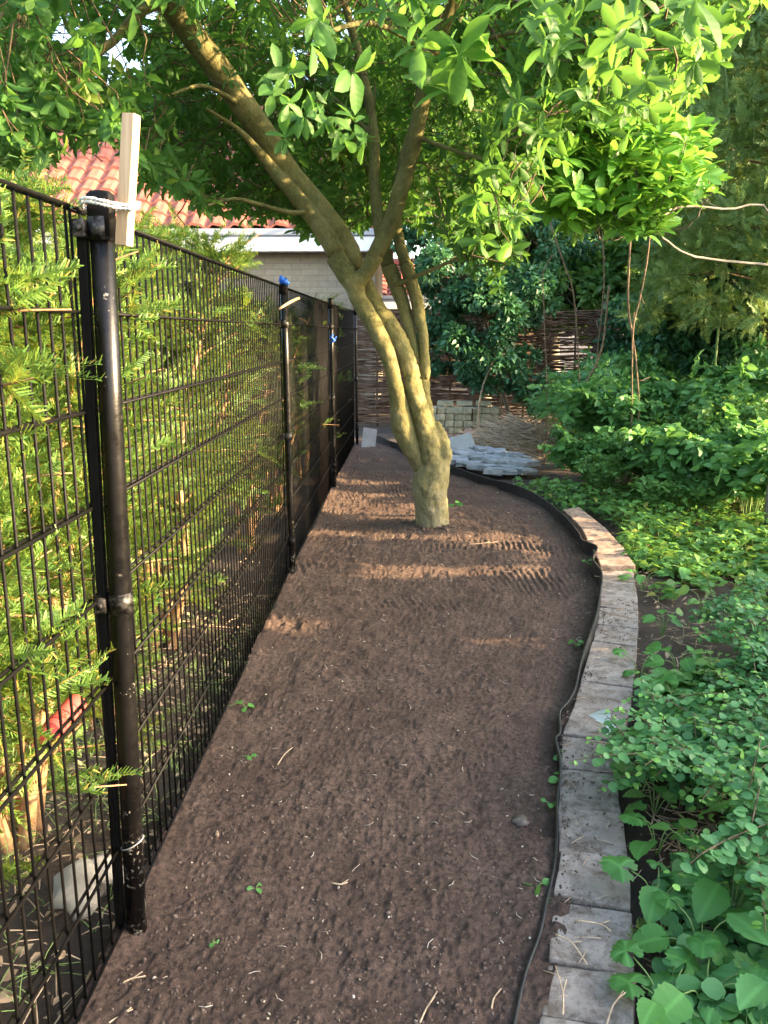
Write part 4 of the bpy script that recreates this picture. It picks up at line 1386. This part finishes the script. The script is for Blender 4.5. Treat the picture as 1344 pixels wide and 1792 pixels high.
# trees beyond the wicker fence
blob_tree('background_tree', 'broad green tree beyond the wicker fence, right of the house', 'tree', (1.6, 15.4, 0),
          [C(790, 300, 15.2, (1.4, 1.2, 1.3)), C(890, 200, 15.4, (1.5, 1.3, 1.4)), C(760, 130, 15.8, (1.5, 1.3, 1.5)), C(850, 30, 16, (1.8, 1.5, 1.5)), C(960, 330, 15.2, (1.2, 1., 1.))], 24000, .16, M['farlight'], .14)
blob_tree('background_tree', 'large dark tree behind the young magnolia', 'tree', (5.6, 16.5, 0),
          [C(1060, 430, 15.5, (1.5, 1.2, 1.2)), C(1120, 300, 16, (1.9, 1.5, 1.5)), C(1020, 180, 16.5, (1.9, 1.5, 1.6)), C(1160, 130, 17, (2.2, 1.6, 1.8)), C(1060, 0, 17.5, (2.4, 1.8, 1.8))], 30000, .19, M['far'], .18)
blob_tree('background_tree', 'shadowed tree at the right behind the tall conifer', 'tree', (7.4, 12.5, 0),
          [C(1330, 480, 12, (1.3, 1.1, 1.1)), C(1400, 330, 12.5, (1.5, 1.2, 1.4)), C(1250, 560, 12, (1.1, 1., .9)), C(1290, 380, 12.8, (1.3, 1.1, 1.2))], 20000, .15, M['far'], .14)
blob_tree('background_tree', 'tree filling the gap above the far end of the wicker fence', 'tree', (3.6, 14.6, 0),
          [C(990, 520, 14.0, (.9, .7, .5)), C(1080, 540, 14.2, (1.0, .7, .6)), C(1150, 480, 14.0, (1.2, .8, .8))], 13000, .13, M['farlight'], .09)


blob_tree('background_tree', 'tall dark tree rising behind the conifer at the top right', 'tree', (9.5, 17.5, 0),
          [((8.6, 17, 3.4), (2.0, 1.6, 2.2)), ((10.2, 17, 3.0), (1.8, 1.5, 2.2)), ((9.0, 18, 6.0), (2.3, 1.8, 2.2)), ((7.2, 18.5, 6.6), (2.0, 1.6, 2.0)), ((11., 18, 6.4), (2.0, 1.6, 2.2)), ((8.4, 18.5, 8.6), (2.6, 2.0, 1.6))], 34000, .20, M['far'], .2)
blob_tree('background_tree', 'tall green tree far behind, its top hidden above the magnolia leaves', 'tree', (3.8, 21, 0),
          [((3.0, 21, 4.5), (2.2, 1.8, 2.2)), ((5.0, 21, 3.6), (2.2, 1.8, 2.2)), ((4.2, 21.5, 7.2), (2.6, 2.0, 2.2)), ((6.4, 21.5, 6.4), (2.2, 1.8, 2.2)), ((1.6, 21.5, 7.0), (2.0, 1.6, 1.8))], 30000, .22, M['farlight'], .22)
blob_tree('thicket_shrub', 'leafy shrub hiding the wicker fence right of the far gap', 'shrub', (4.0, 11.9, 0), [C(1120, 590, 11.8, (.6, .4, .6)), C(1190, 570, 11.5, (.7, .5, .8)), C(1100, 670, 11.5, (.5, .4, .4)), C(960, 690, 11.6, (.45, .35, .3))], 9000, .09, M['privet'], .03, T_OV)

blob_tree('evergreen_shrub', 'bluish dark shrub under the conifer, behind the hanging grey branches', 'shrub', (4.3, 9.6, 0), [C(1240, 540, 9.4, (.6, .5, .5)), C(1320, 500, 9.2, (.6, .5, .6)), C(1170, 600, 9.6, (.5, .4, .4)), C(1280, 610, 9.3, (.6, .5, .4))], 11000, .085, M['privet'], .04, T_OV)

def conifer_tree():
    b = np.array([PY(1360, 600, 8.3)[0], 8.6, 0.0])
    root = thing('tall_conifer', 'tall yellowish conifer with tufted sprays at the right edge', 'tree', b)
    mb = MB(); mb.tube(spline([b + [0, 0, -.1], b + [.05, 0, 2], b + [.0, 0, 5.2]], 10), np.linspace(.13, .03, 10), 10); mb.build('trunk', M['twig'], root, b)
    mb = MB()
    P, D = [], []
    for k in range(820):
        z = 1.5 + 3.9 * (k / 820)
        a = rng.random() * 6.28; rad = (1.2 - .13 * z) * rng.uniform(.62, 1.2) + .1
        tip = b + [math.cos(a) * rad, math.sin(a) * rad, z - .05]
        s = b + [0, 0, z - .1]
        if k % 12 == 0: mb.tube([s, (s + tip) / 2 + [0, 0, .06], tip], [.016, .01, .004], 5, 1, False)
        for j in range(26):
            o_ = rv(1)[0]
            p = tip + o_ * [.13, .13, .09] * rng.random() ** .5
            P.append(p); D.append(norm(tip - s) * .5 + o_ + UP * .25)
    P, D = np.array(P), norm(np.array(D))
    leaves(mb, T_TUFT, P, D, rng.uniform(.55, 1.1, len(P)), 0, .6, .7)
    mb.build('crown', [M['yewcon'], M['twig']], root, b)


M['yewcon'] = leaf_mat('conifer_needle', (.09, .19, .055), (.20, .31, .095), (.25, .3, .05), .25, .55, .0)
conifer_tree()


def cane_bush(name, label, cat, base, ncane, height, spread, T, size, mat, stemm, per=3, nodes=11, seed=0, group=None, side=2, tipmat=None):
    global rng
    keep = rng; rng = np.random.default_rng(seed)
    base = np.asarray(base, float)
    root = thing(name, label, cat, (base[0], base[1], 0), group)
    mb = MB()
    P, D, S, PT, DT, ST = [], [], [], [], [], []
    for k in range(ncane):
        a = 6.28 * k / ncane + rng.random() * .9
        h = height * rng.uniform(.65, 1.05); sp = spread * rng.uniform(.3, 1.1)
        pts = [np.array([.04 * math.cos(a), .04 * math.sin(a), -.03]), np.array([sp * .3 * math.cos(a), sp * .3 * math.sin(a), h * .6]),
               np.array([sp * .7 * math.cos(a + .2), sp * .7 * math.sin(a + .2), h]), np.array([sp * 1.1 * math.cos(a + .3), sp * 1.1 * math.sin(a + .3), h * .88])]
        p = spline(pts, 20)
        m2 = MB(); m2.tube(p, np.linspace(.0045, .0018, 20) * (.35 + height * .8), 6); m2.build('stem', M[stemm], root)
        paths = [p[4:]]
        for s_ in range(side):
            i = rng.integers(5, 16); d = norm(np.array([rng.normal(), rng.normal(), rng.uniform(0, .7)]))
            l = spread * rng.uniform(.35, .8)
            q = np.array([p[i] + d * l * t_ - UP * .18 * l * t_ * t_ for t_ in np.linspace(0, 1, 9)])
            mb.tube(q, np.linspace(.0025, .0012, 9), 4, 1, False); paths.append(q)
        for q in paths:
            n_ = max(4, int(nodes * len(q) / 16))
            for i in np.linspace(1, len(q) - 1, n_).astype(int):
                tg = norm(q[i] - q[i - 1])
                sd = norm(np.cross(tg, UP) + 1e-3)
                for j in range(per):
                    ang = (j - (per - 1) / 2) * (1.5 if per > 2 else 3.0) + rng.normal() * .25
                    out = norm(tg * math.cos(ang) + sd * math.sin(ang) + UP * rng.normal() * .25)
                    tip = i > len(q) - 3 and tipmat is not None
                    L = size * rng.uniform(.65, 1.2) * (.7 if tip else 1)
                    pos = q[i] + out * L * .25 + rng.normal(size=3) * .008
                    (PT if tip else P).append(pos); (DT if tip else D).append(out + [0, 0, -.15]); (ST if tip else S).append(L)
    P = np.array(P); P[:, 2] = np.maximum(P[:, 2], .015)
    leaves(mb, T, P, np.array(D), np.array(S), 0, 1.0, .35 if size < .05 else .65)
    mats = [mat, M[stemm]]
    if PT:
        PT = np.array(PT); PT[:, 2] = np.maximum(PT[:, 2], .015)
        leaves(mb, T, PT, np.array(DT), np.array(ST), 2, 1.0, .35); mats.append(tipmat)
    mb.build('foliage', mats, root)
    rng = keep
    return root


bg_ = 'leafy bramble bushes on the right'
for i, (a, b, n, h, sp, sz, lab) in enumerate((
        (1035, 800, 14, .85, .45, .085, 'bramble bush next to the dry brush heap'),
        (1060, 830, 15, .85, .5, .095, 'bramble bush in the middle of the thicket behind the ground cover'),
        (1150, 800, 16, 1.05, .55, .09, 'tall bramble bush below the hanging grey branches'),
        (1260, 840, 15, 1.0, .55, .095, 'bramble bush in front of the tall conifer'),
        (1350, 800, 15, 1.25, .6, .09, 'tallest bramble bush at the right edge'),
        (1180, 880, 14, .55, .45, .08, 'low bramble bush catching yellow sunlight'),
        (1310, 905, 14, .6, .5, .08, 'low bramble bush at the right edge behind the snowberry'),
        (1035, 852, 12, .4, .34, .07, 'low bramble bush beside the setts'),
        (1090, 760, 14, 1.0, .6, .09, 'bramble bush behind the thicket, near the curved brown vine'),
        (1230, 740, 16, 1.35, .7, .09, 'bramble bush at the back below the conifer'))):
    cane_bush('bramble_bush', lab, 'bush', G(a, b), n + 4, h, sp * 1.1, T_SER if i in (5, 6, 7) else T_OV, sz, M['bramble'], 'greenstem', 3, 17, 60 + i, bg_, 7)
blob_tree('thicket_shrub', 'dark leafy shrub deep in the thicket behind the brambles', 'shrub', (3.1, 9.8, 0), [((2.7, 9.9, .55), (.7, .6, .6)), ((3.6, 9.6, .75), (.8, .6, .75)), ((4.5, 9.3, .9), (.8, .6, .9))], 9000, .085, M['bramble'], .0, T_OV)
blob_tree('thicket_shrub', 'leafy shrub at the right edge between brambles and conifer', 'shrub', (4.4, 7.6, 0), [((3.6, 8.0, .7), (.7, .5, .7)), ((4.5, 7.4, .9), (.8, .6, .9))], 7000, .08, M['bramble'], .0, T_OV)
blob_tree('thicket_shrub', 'loose shrub filling the hollow between the bramble tiers', 'shrub', (3.2, 7.2, 0), [((2.5, 7.4, .35), (.5, .4, .35)), ((3.1, 7.1, .45), (.55, .4, .45)), ((3.7, 6.8, .5), (.5, .4, .5))], 7000, .055, M['cover'], .0, T_OV)
M['wild'] = leaf_mat('wild_plant_leaf', (.08, .20, .05), (.17, .34, .09), (.28, .46, .08), .34, .5, .15)
wp = 'upright wild plants in the thicket'
for i, (a, b, n, h, sp, sz, T_, lab) in enumerate((
        (985, 815, 12, .42, .20, .045, T_OV, 'small pale wild plant at the foot of the brush heap'),
        (1055, 872, 12, .36, .22, .05, T_OV, 'low pale wild plant between the setts and the reddish pavers'),
        (1120, 866, 14, .55, .22, .055, T_OV, 'upright pale wild plant in front of the middle bramble'),
        (1215, 860, 14, .70, .24, .06, T_OV, 'tall pale wild plant in front of the conifer brambles'),
        (1285, 868, 12, .62, .24, .05, T_OVS, 'feathery pale wild plant near the right edge'),
        (1335, 880, 14, .75, .25, .06, T_OV, 'tall pale wild plant at the right edge of the thicket'),
        (1075, 800, 12, .95, .22, .05, T_OVS, 'tall airy wild plant rising behind the middle bramble'),
        (1165, 790, 12, 1.25, .25, .05, T_OVS, 'tallest airy wild plant beneath the grey branches'),
        (1290, 790, 12, 1.35, .28, .055, T_OVS, 'airy wild plant standing against the conifer'),
        (1240, 905, 10, .30, .24, .045, T_RND, 'low pale wild plant where the ground cover meets the thicket'),
        (1150, 900, 10, .28, .22, .045, T_SER, 'low toothed wild plant in the sunny ground cover'))):
    cane_bush('wild_plant', lab, 'plant', G(a, b), n, h, sp, T_, sz, M['wild'], 'greenstem', 2, 20, 400 + i, wp, 3)
# bamboo-like narrow leaved plants
for i, (a, b, h, lab) in enumerate(((990, 765, .75, 'narrow-leaved reedy plant beside the brick stack'), (1225, 790, 1.55, 'tall wispy reed-like plant below the conifer'), (1175, 770, 1.35, 'wispy reed-like plant left of the tall green stalk'))):
    cane_bush('reedy_plant', lab, 'plant', G(a, b), 16, h, .35, T_REED, .22, M['grassy'], 'greenstem', 3, 10, 90 + i, 'narrow-leaved reedy plants', 3)

# bare vines, stalks
def stalk(name, label, cat, pxs, Y, r0, r1, mat, group=None, dY=0.0):
    q_ = [PY(a, b, Y + dY * i) for i, (a, b) in enumerate(pxs)]
    if name == 'green_stalk': q_ = q_[::-1]
    lo = q_[-1] if q_[-1][2] < q_[0][2] else q_[0]
    foot = np.array([lo[0], lo[1], -.04])
    q_ = q_ + [foot] if lo is q_[-1] else [foot] + q_
    p = spline(q_, 24)
    p = p + np.cumsum(rng.normal(size=p.shape) * .002, 0)
    mb = MB(); mb.tube(p, np.linspace(r0, r1, 24), 7)
    for k in range(2):
        i = rng.integers(6, 17); d = rv(1)[0] * [1, .5, 1]
        mb.tube([p[i], p[i] + d * .06, p[i] + d * .13 + [0, 0, .03]], [r1 * .9, r1 * .7, r1 * .4], 5)
    o = mb.build(name, M[mat]); return tag(o, label, cat, group)


vg = 'bare vines hanging in the thicket'
stalk('bare_vine', 'brown vine curving down in front of the wicker fence', 'vine', [(1065, 500), (1060, 560), (1050, 620), (1025, 670), (1000, 695), (985, 770)], 8.8, .011, .009, 'vine', vg)
stalk('bare_vine', 'thin pale vine hanging below the left edge of the young magnolia', 'vine', [(958, 330), (962, 390), (985, 460), (1005, 530), (1015, 700)], 9.0, .009, .006, 'vine', vg)
stalk('bare_vine', 'pale vine branching low beside the thin hanging vine', 'vine', [(968, 445), (950, 480), (951, 530), (958, 700)], 9.1, .006, .005, 'vine', vg)
stalk('bare_vine', 'upright pinkish vine below the middle of the young magnolia', 'vine', [(1105, 400), (1100, 470), (1100, 540), (1112, 620), (1118, 720)], 7.6, .011, .008, 'vine', vg)
stalk('bare_vine', 'slanting vine right of the upright pinkish one', 'vine', [(1138, 410), (1130, 470), (1118, 530), (1108, 590), (1105, 740)], 7.5, .008, .007, 'vine', vg)
stalk('bare_vine', 'dark red vine standing in front of the far wicker panel', 'vine', [(1054, 410), (1057, 490), (1052, 560), (1045, 620), (1040, 720)], 9.6, .009, .008, 'redstem', vg)
stalk('green_stalk', 'single tall straight green stalk rising past the conifer', 'stalk', [(1252, 620), (1262, 500), (1268, 360), (1275, 200), (1266, 90)], 8.1, .006, .012, 'greenstem')
stalk('dead_stem', 'pale leaning dead stem behind the brick stack', 'stem', [(838, 720), (845, 680), (858, 645), (868, 620)], 11.5, .015, .012, 'straw')
stalk('dead_stem', 'brown bent dead stem right of the brick stack', 'stem', [(878, 712), (882, 670), (892, 648), (898, 700)], 11.5, .012, .010, 'vine')

# ground cover: uncountable small leaves
def cover(n, region, size, T, mat, name, label, zmax, stems=True, dens=None):
    mb = MB()
    px = rng.uniform(region[0], region[1], n); py = rng.uniform(region[2], region[3], n)
    P = np.array([G(a, b) for a, b in zip(px, py)])
    # keep right of the pavers / edging
    ex = np.where(P[:, 1] < 4.7, edge_x(P[:, 1]) + .29, edge_x(P[:, 1]) + .12 + .25 * np.clip((P[:, 1] - 4.7) / 1.0, 0, 1) * (P[:, 1] < 6.3))
    d = vnoise(P[:, 0] * 2.3, P[:, 1] * 2.3) + .5 * vnoise(P[:, 0] * 7, P[:, 1] * 7)
    k = (P[:, 0] > ex) & (d > dens) & ~((P[:, 1] > 7.4) & (P[:, 0] < 2.4))
    P, d = P[k], d[k]
    N = len(P)
    hgt = zmax * rng.random(N) ** 1.3 * np.clip((d - dens) * 2.2, .25, 1)
    P[:, 2] = hgt + .008
    a = rng.random(N) * 6.28
    D = np.stack([np.cos(a), np.sin(a), rng.normal(size=N) * .25], -1)
    leaves(mb, T, P, D, size * rng.uniform(.55, 1.3, N), 0, 1.2, .35)
    for p, h in list(zip(P, hgt))[::4]:
        mb.tube([[p[0] + rng.normal() * .02, p[1] + rng.normal() * .02, -.02], p], [.0018, .0012], 4, 1, False)
    tag(mb.build(name, [mat, M['greenstem']]), label, kind='stuff')


cover(9000, (840, 1420, 835, 1010), .07, T_OV, M['cover'], 'ground_cover', 'low mixed ground cover beyond the bend of the pavers', .14, dens=-.22)
cover(5200, (1060, 1420, 985, 1250), .05, T_RND, M['cover'], 'ground_cover', 'patchy round-leaved ground cover over bare earth right of the pavers', .10, dens=.02)
cover(2600, (1060, 1420, 1200, 1850), .04, T_RND, M['round'], 'ground_cover', 'small leaves over the dark earth beside the nearest pavers', .08, dens=-.05)
# litter on the bare earth
mb = MB()
for i in range(700):
    a, b = rng.uniform(1080, 1400), rng.uniform(960, 1792)
    p = G(a, b)
    if p[0] < edge_x(p[1]) + .27: continue
    an = rng.random() * 6.28; l = rng.uniform(.01, .07) * rng.random() ** .6 + .008
    d = np.array([math.cos(an), math.sin(an), 0])
    p[2] = -.005 + rng.random() * .02
    mb.tube([p - d * l, p + rng.normal(size=3) * .004, p + d * l + [0, 0, rng.random() * .01]], [.0018, .0026, .0014], 4, int(rng.random() < .35))
N = 900
P = np.stack([rng.uniform(.35, 2.6, N), rng.uniform(1.2, 5, N), np.zeros(N)], -1)
P = P[P[:, 0] > edge_x(P[:, 1]) + .28]; N = len(P); P[:, 2] = -.005
a = rng.random(N) * 6.28
leaves(mb, T_OVS, P, np.stack([np.cos(a), np.sin(a), rng.normal(size=N) * .2], -1), rng.uniform(.015, .05, N), 0, 1, .5)
tag(mb.build('leaf_litter', [M['brushtwig'], M['straw']]), 'dry twigs and dead leaves on the bare earth right of the pavers', kind='stuff')

mb = MB()
for k in range(2):
    N = 1300
    y = 1.25 + 3.7 * rng.random(N); f = rng.random(N)
    f = np.where(rng.random(N) < .5, f ** 3 * .5, f)
    x = edge_x(y) + .02 + .26 * f
    ok = vnoise(x * 9, y * 6) > -.08
    s_ = .0014 + .005 * rng.random(N) ** 4
    mb.inst(rockT(40 + k), randrot(ok.sum()), np.stack([x, y, np.full(N, PZ + .003)], -1)[ok], s_[ok])
for i in range(110):
    y = rng.uniform(1.3, 4.6); p = np.array([edge_x(y) + rng.uniform(.03, .27), y, PZ + .006]); an = rng.random() * 6.28; l = rng.uniform(.006, .03)
    d = np.array([math.cos(an), math.sin(an), 0]); mb.tube([p - d * l, p + [.002, 0, .002], p + d * l], .0010, 4, 1)
tag(mb.build('paver_dirt', [M['crumb'], M['straw']]), 'crumbs of earth and straw lying on the pavers', kind='stuff')

# snowberry with small round leaves
sg = 'round-leaved snowberry shrubs right of the pavers'
for i, (a, b, n, h, sp, lab) in enumerate(((1290, 1400, 12, .24, .36, 'dense blue-green snowberry shrub with tiny round leaves right of the pavers'),
                                           (1360, 1260, 11, .26, .34, 'snowberry shrub at the right edge above the dense blue-green one'),
                                           (1310, 1140, 7, .22, .34, 'loose snowberry with long arching red stems near the bare earth'),
                                           (1200, 1400, 9, .18, .24, 'small snowberry beside the pavers, left of the dense blue-green one'),
                                           (1370, 1640, 10, .26, .36, 'snowberry with lime green tips above the big creeper leaves'))):
    cane_bush('snowberry_shrub', lab, 'shrub', G(a, b), n, h, sp, T_RND, .027, M['round'], 'redstem', 2, 26, 130 + i, sg, 8 if i < 2 else 4, M['roundlime'])


def rosette(name, label, cat, loc, n, size, Ts, mat, hgt, seed, group=None, reach=.12, dirs=None):
    global rng
    keep = rng; rng = np.random.default_rng(seed)
    root = thing(name, label, cat, (loc[0], loc[1], 0), group)
    for k in range(n):
        a = 6.28 * k / n + rng.random() * .9
        if dirs: a = dirs[k % len(dirs)] + rng.normal() * .2
        rr = reach * rng.uniform(.45, 1.15); h = hgt * rng.uniform(.5, 1.1)
        tip = np.array([rr * math.cos(a), rr * math.sin(a), h])
        mb = MB(); mb.tube(spline([[0, 0, -.02], tip * [.4, .4, .75], tip], 8), np.linspace(.0022, .0015, 8), 5); mb.build('stalk', M['greenstem'], root)
        mb = MB(); T = Ts[k % len(Ts)]
        d = np.array([[math.cos(a), math.sin(a), rng.uniform(-.45, .25)]])
        mb.inst(T, frames(d, np.array([[0, -.25, 1.0]]) + rng.normal(size=(1, 3)) * .28), tip[None], np.array([size * rng.uniform(.65, 1.15)]))
        mb.build('leaf', mat, root)
    rng = keep
    return root


T_BROAD = leafT(list(_ts), [max(0.0, (.44 * math.sin(math.pi * min(1, t_ ** .7)) ** .75) * (1.0 if i % 2 else .90)) + .004 for i, t_ in enumerate(_ts)], .10, .3, .02)
wg = 'lobed-leaved weeds beside the pavers'
for i, (a, b, n, s_, h, lab) in enumerate(((1150, 1600, 5, .085, .12, 'weed with crinkled lobed leaves leaning over the fourth paver'),
                                           (1165, 1790, 5, .095, .10, 'bright lobed weed at the bottom beside the nearest pavers'),
                                           (1225, 1690, 6, .08, .11, 'lobed weed left of the big creeper leaves'),
                                           (1150, 1490, 5, .08, .10, 'dark lobed weed under the dense snowberry'),
                                           (1150, 1330, 6, .10, .10, 'broad lobed weed behind the silvery upturned leaves'),
                                           (1180, 1275, 5, .11, .12, 'lobed weed where the bare earth starts'),
                                           (1120, 1185, 4, .07, .07, 'small weed spilling onto the pavers halfway along'),
                                           (1125, 1030, 5, .085, .09, 'rounded weed at the corner of the reddish pavers'),
                                           (1280, 1600, 6, .10, .14, 'lobed weed at the right under the lime snowberry tips'),
                                           (1230, 1780, 6, .09, .10, 'lobed weed at the bottom edge left of the creeper'),
                                           (1120, 1390, 4, .06, .08, 'small weed growing over the right side of the sixth paver'),
                                           (1200, 1010, 5, .08, .07, 'weed on the bare earth near the reddish pavers'),
                                           (1320, 1480, 5, .10, .16, 'broad weed at the right edge under the large pointed leaf'))):
    rosette('lobed_weed', lab, 'weed', G(a, b), n, s_, T_PALM + [T_BROAD], M['weed'], h, 200 + i, wg, .09)
ag = 'small toothed herbs on the bare earth'
for i, (a, b, n, s_, T_, mt, lab) in enumerate(((1160, 1110, 6, .06, T_SER, 'weed', 'toothed herb on the bare earth left of the arching snowberry stems'), (1230, 1070, 7, .065, T_BROAD, 'wild', 'pale broad herb below the sunny ground cover'),
        (1290, 1040, 6, .07, T_SER, 'cover', 'yellowish toothed herb at the edge of the sunny ground cover'), (1185, 1180, 6, .07, T_BROAD, 'weed', 'broad herb in the middle of the bare earth'),
        (1250, 1200, 7, .07, T_SER, 'wild', 'pale toothed herb between the two largest snowberries'), (1330, 1090, 7, .08, T_BROAD, 'weed', 'broad herb at the right edge over the loose snowberry'),
        (1145, 1420, 6, .065, T_SER, 'wild', 'pale toothed herb beside the fifth paver'), (1215, 1530, 7, .07, T_BROAD, 'cover', 'yellow-green broad herb below the dense snowberry'),
        (1330, 1340, 6, .085, T_SER, 'wild', 'pale toothed herb growing through the dense snowberry'), (1240, 1330, 6, .075, T_BROAD, 'weed', 'broad herb at the left flank of the dense snowberry'))):
    rosette('toothed_herb', lab, 'herb', G(a, b), n, s_, [T_], M[mt], .11, 500 + i, ag, .07)
rosette('creeper', 'creeper with five large toothed leaflets at the bottom right corner', 'plant', G(1345, 1800), 5, .15, [T_SER], M['creeper'], .16, 301, None, .03, [1.0, 1.9, 2.7, 3.6, 5.6])
rosette('creeper', 'large single pointed leaf reaching in at the right edge', 'plant', G(1400, 1560), 3, .17, [T_SER], M['creeper'], .26, 302, None, .08, [2.7, 2.0, 3.6])
rosette('silvery_leaf_sprig', 'upturned silvery white leaves lying on the paver edge', 'sprig', G(1076, 1290, .045) + [0, 0, .01], 4, .065, [T_OV], M['silver'], .12, 303, None, .03, [2.4, 3.4, 1.5, 4.0])
# yew seedling and small seedlings along the strip
def tuft(label, loc, n, mat, sc, seed):
    r_ = np.random.default_rng(seed)
    root = thing('yew_seedling', label, 'seedling', loc)
    a = r_.random(n) * 6.28
    D = norm(np.stack([np.cos(a), np.sin(a), r_.uniform(.1, 1.0, n)], -1))
    mb = MB(); leaves(mb, T_SPRAY[1], np.zeros((n, 3)) + [0, 0, .03] + D * .01, D, np.full(n, sc), 0, .7, .4); mb.build('needles', mat, root)
    mb = MB(); mb.tube([[0, 0, -.02], [0, 0, .04]], .003, 6); mb.build('stem', M['twig'], root)


tuft('yellowish yew seedling at the paver edge near the bottom', G(1143, 1672), 16, M['yew'], .75, 1)
sgp = 'tiny seedlings along the plastic strip'
for i, (a, b, n, s_, lab) in enumerate(((990, 1335, 5, .035, 'feathery seedling between strip and pavers'), (985, 1375, 4, .03, 'seedling in the gap below the feathery one'), (962, 1415, 3, .025, 'lone seedling on the soil side of the strip, facing the stone'),
                                        (938, 1565, 3, .03, 'round-leaved seedling in the soil near the bottom of the strip'), (978, 1592, 3, .028, 'seedling squeezed between strip and the third paver'), (1008, 1135, 3, .035, 'seedling in the soil where the strip bends'),
                                        (1025, 990, 4, .035, 'seedling in the soil below the kink of the strip'), (430, 1245, 3, .03, 'bright seedling at the foot of the mesh fence'), (795, 890, 4, .05, 'yellowish seedling right of the trunk foot'), (435, 1330, 4, .02, 'tiny sparse seedling in the soil near the fence'), (447, 1562, 4, .018, 'tiny grey-green seedling in the middle of the near soil'), (375, 1655, 3, .014, 'tiny two-leaved seedling near the foot of the post'))):
    rosette('seedling', lab, 'seedling', G(a, b) + [0, 0, .01], n, s_, [T_RND], M['weed'], s_ * .9, 320 + i, sgp, s_ * .5)

# stone and twigs on the soil
p = G(911, 1443)
mb = MB(); mb.inst(rockT(31, 2), frames(np.array([[1, .2, 0]]), np.array([[0, 0, 1.0]])), np.array([[0, 0, .008]]), np.array([[.034, .024, .022]]))
o = mb.build('stone', M['stone']); o.location = tuple(p); tag(o, 'fist-sized brown stone lying on the soil near the strip', 'stone')
tg_ = 'dry twigs on the soil and pavers'
for i, (a, b, c, d, z, lab) in enumerate(((486, 1338, 512, 1308, .02, 'thin forked twig on the soil left of centre'), (380, 1462, 384, 1438, .02, 'short brown stick on the soil near the fence'), (580, 1545, 608, 1544, .02, 'short white straw on the near soil'),
                                          (860, 1765, 877, 1730, .02, 'pale straw standing out at the bottom of the soil'), (735, 1790, 765, 1735, .02, 'grey twig at the bottom edge of the soil'), (215, 1720, 255, 1708, .02, 'curved pale twig at the foot of the left mesh panel'), (190, 1790, 232, 1766, .02, 'pale root at the bottom left corner'),
                                          (985, 1775, 972, 1690, .06, 'pale stalk lying along the nearest pavers'), (1005, 1610, 1070, 1630, .06, 'dry bent twig across the third paver'), (1040, 1008, 1092, 1012, .065, 'straight pale straw across the start of the grey row'), (1048, 1067, 1112, 1083, .06, 'dark twig lying across a far grey paver'),
                                          (972, 1635, 1028, 1688, .06, 'long thin twig along the left edge of the near pavers'), (1062, 1792, 1110, 1725, .06, 'thin brown stem at the bottom right of the pavers'), (820, 953, 870, 948, .03, 'pale twig on the sunlit soil right of the trunk'), (1110, 952, 1148, 958, .03, 'bark piece on the earth behind the reddish pavers'))):
    p0, p1 = G(a, b, z), G(c, d, z)
    mid = (p0 + p1) / 2 + rng.normal(size=3) * [.006, .006, .002]
    rr = .0022 if i not in (1, 14) else .006
    mb = MB(); mb.tube(spline([p0, mid, p1], 8), np.linspace(rr, rr * .6, 8), 6); mb.tube([mid, mid + (p1 - p0) * .15 + [.012, .01, .006]], [rr * .7, rr * .4], 5)
    tag(mb.build('dry_twig', M['straw'] if i not in (1, 10, 14) else M['brushtwig']), lab, 'twig', tg_)

# ================================================================== unseen shrubs and saplings added on the right to block the low sun
blob_tree('added_shade_shrub', 'unseen broad shrub added right of the camera to shade the near soil', 'shrub', (4.4, -1.0, 0), [((4.4, -1.4, .85), (.7, 1.5, .95)), ((4.5, .5, .85), (.7, 1.4, .95))], 22000, .16, M['far'], .06, T_OVS)
blob_tree('added_shade_shrub', 'unseen leafy shrub added right of the near pavers to shade the soil', 'shrub', (4.4, 2.2, 0), [((4.4, 2.0, .85), (.7, 1.1, .95)), ((4.6, 3.2, .85), (.5, .8, .95))], 16000, .16, M['far'], .06, T_OVS)
for i, (y, r_, h_) in enumerate(((3.5, .22, 1.0), (4.35, .07, 1.25), (5.2, .20, 1.3), (6.5, .14, 1.2))):  # added out of view; the gaps let sun streaks through, the leaves dapple the trunk
    blob_tree('added_shade_sapling', 'unseen slim sapling added to break up the sunlight, %s from the camera' % ORD[i], 'sapling', (4.7, y, 0), [((4.7, y, h_), (.25, r_, h_)), ((4.8, y + .1, h_ * 1.8), (.3, r_ * 1.5, h_ * .8))], 2000, .12, M['far'], .03, T_OVS, 'unseen saplings added to break up the sunlight')
mb = MB()
N = 1500
y = rng.uniform(.3, 5, N); x = fence_x(y) - rng.uniform(.03, 1.1, N)
a = rng.random(N) * 6.28
P = np.stack([x, y, np.full(N, -.02) + .02 * rng.random(N)], -1)
leaves(mb, T_OVS, P, np.stack([np.cos(a), np.sin(a), rng.normal(size=N) * .3], -1), rng.uniform(.012, .045, N), 0, 1, .6)
for i in range(500):
    y = rng.uniform(.3, 4.5); p = np.array([fence_x(y) - rng.uniform(.04, 1.0), y, -.012]); an = rng.random() * 6.28; l = rng.uniform(.01, .09)
    d = np.array([math.cos(an), math.sin(an), 0]); mb.tube([p - d * l, p + [0, 0, .008], p + d * l], [.0012, .0022, .0012], 4, int(rng.random() < .4))
for i in range(260):
    y = rng.uniform(.4, 4.0); p = np.array([fence_x(y) - rng.uniform(.05, .7), y, -.02])
    for k in range(3):
        d = np.array([rng.normal() * .04, rng.normal() * .04, rng.uniform(.02, .07)]); mb.tube([p, p + d * .6, p + d + [d[0] * .5, d[1] * .5, 0]], [.0014, .0012, .0004], 4, 2)
tag(mb.build('leaf_litter', [M['brushtwig'], M['straw'], M['greenstem']]), 'dead needles, twigs and grass shoots under the yews behind the mesh', kind='stuff')
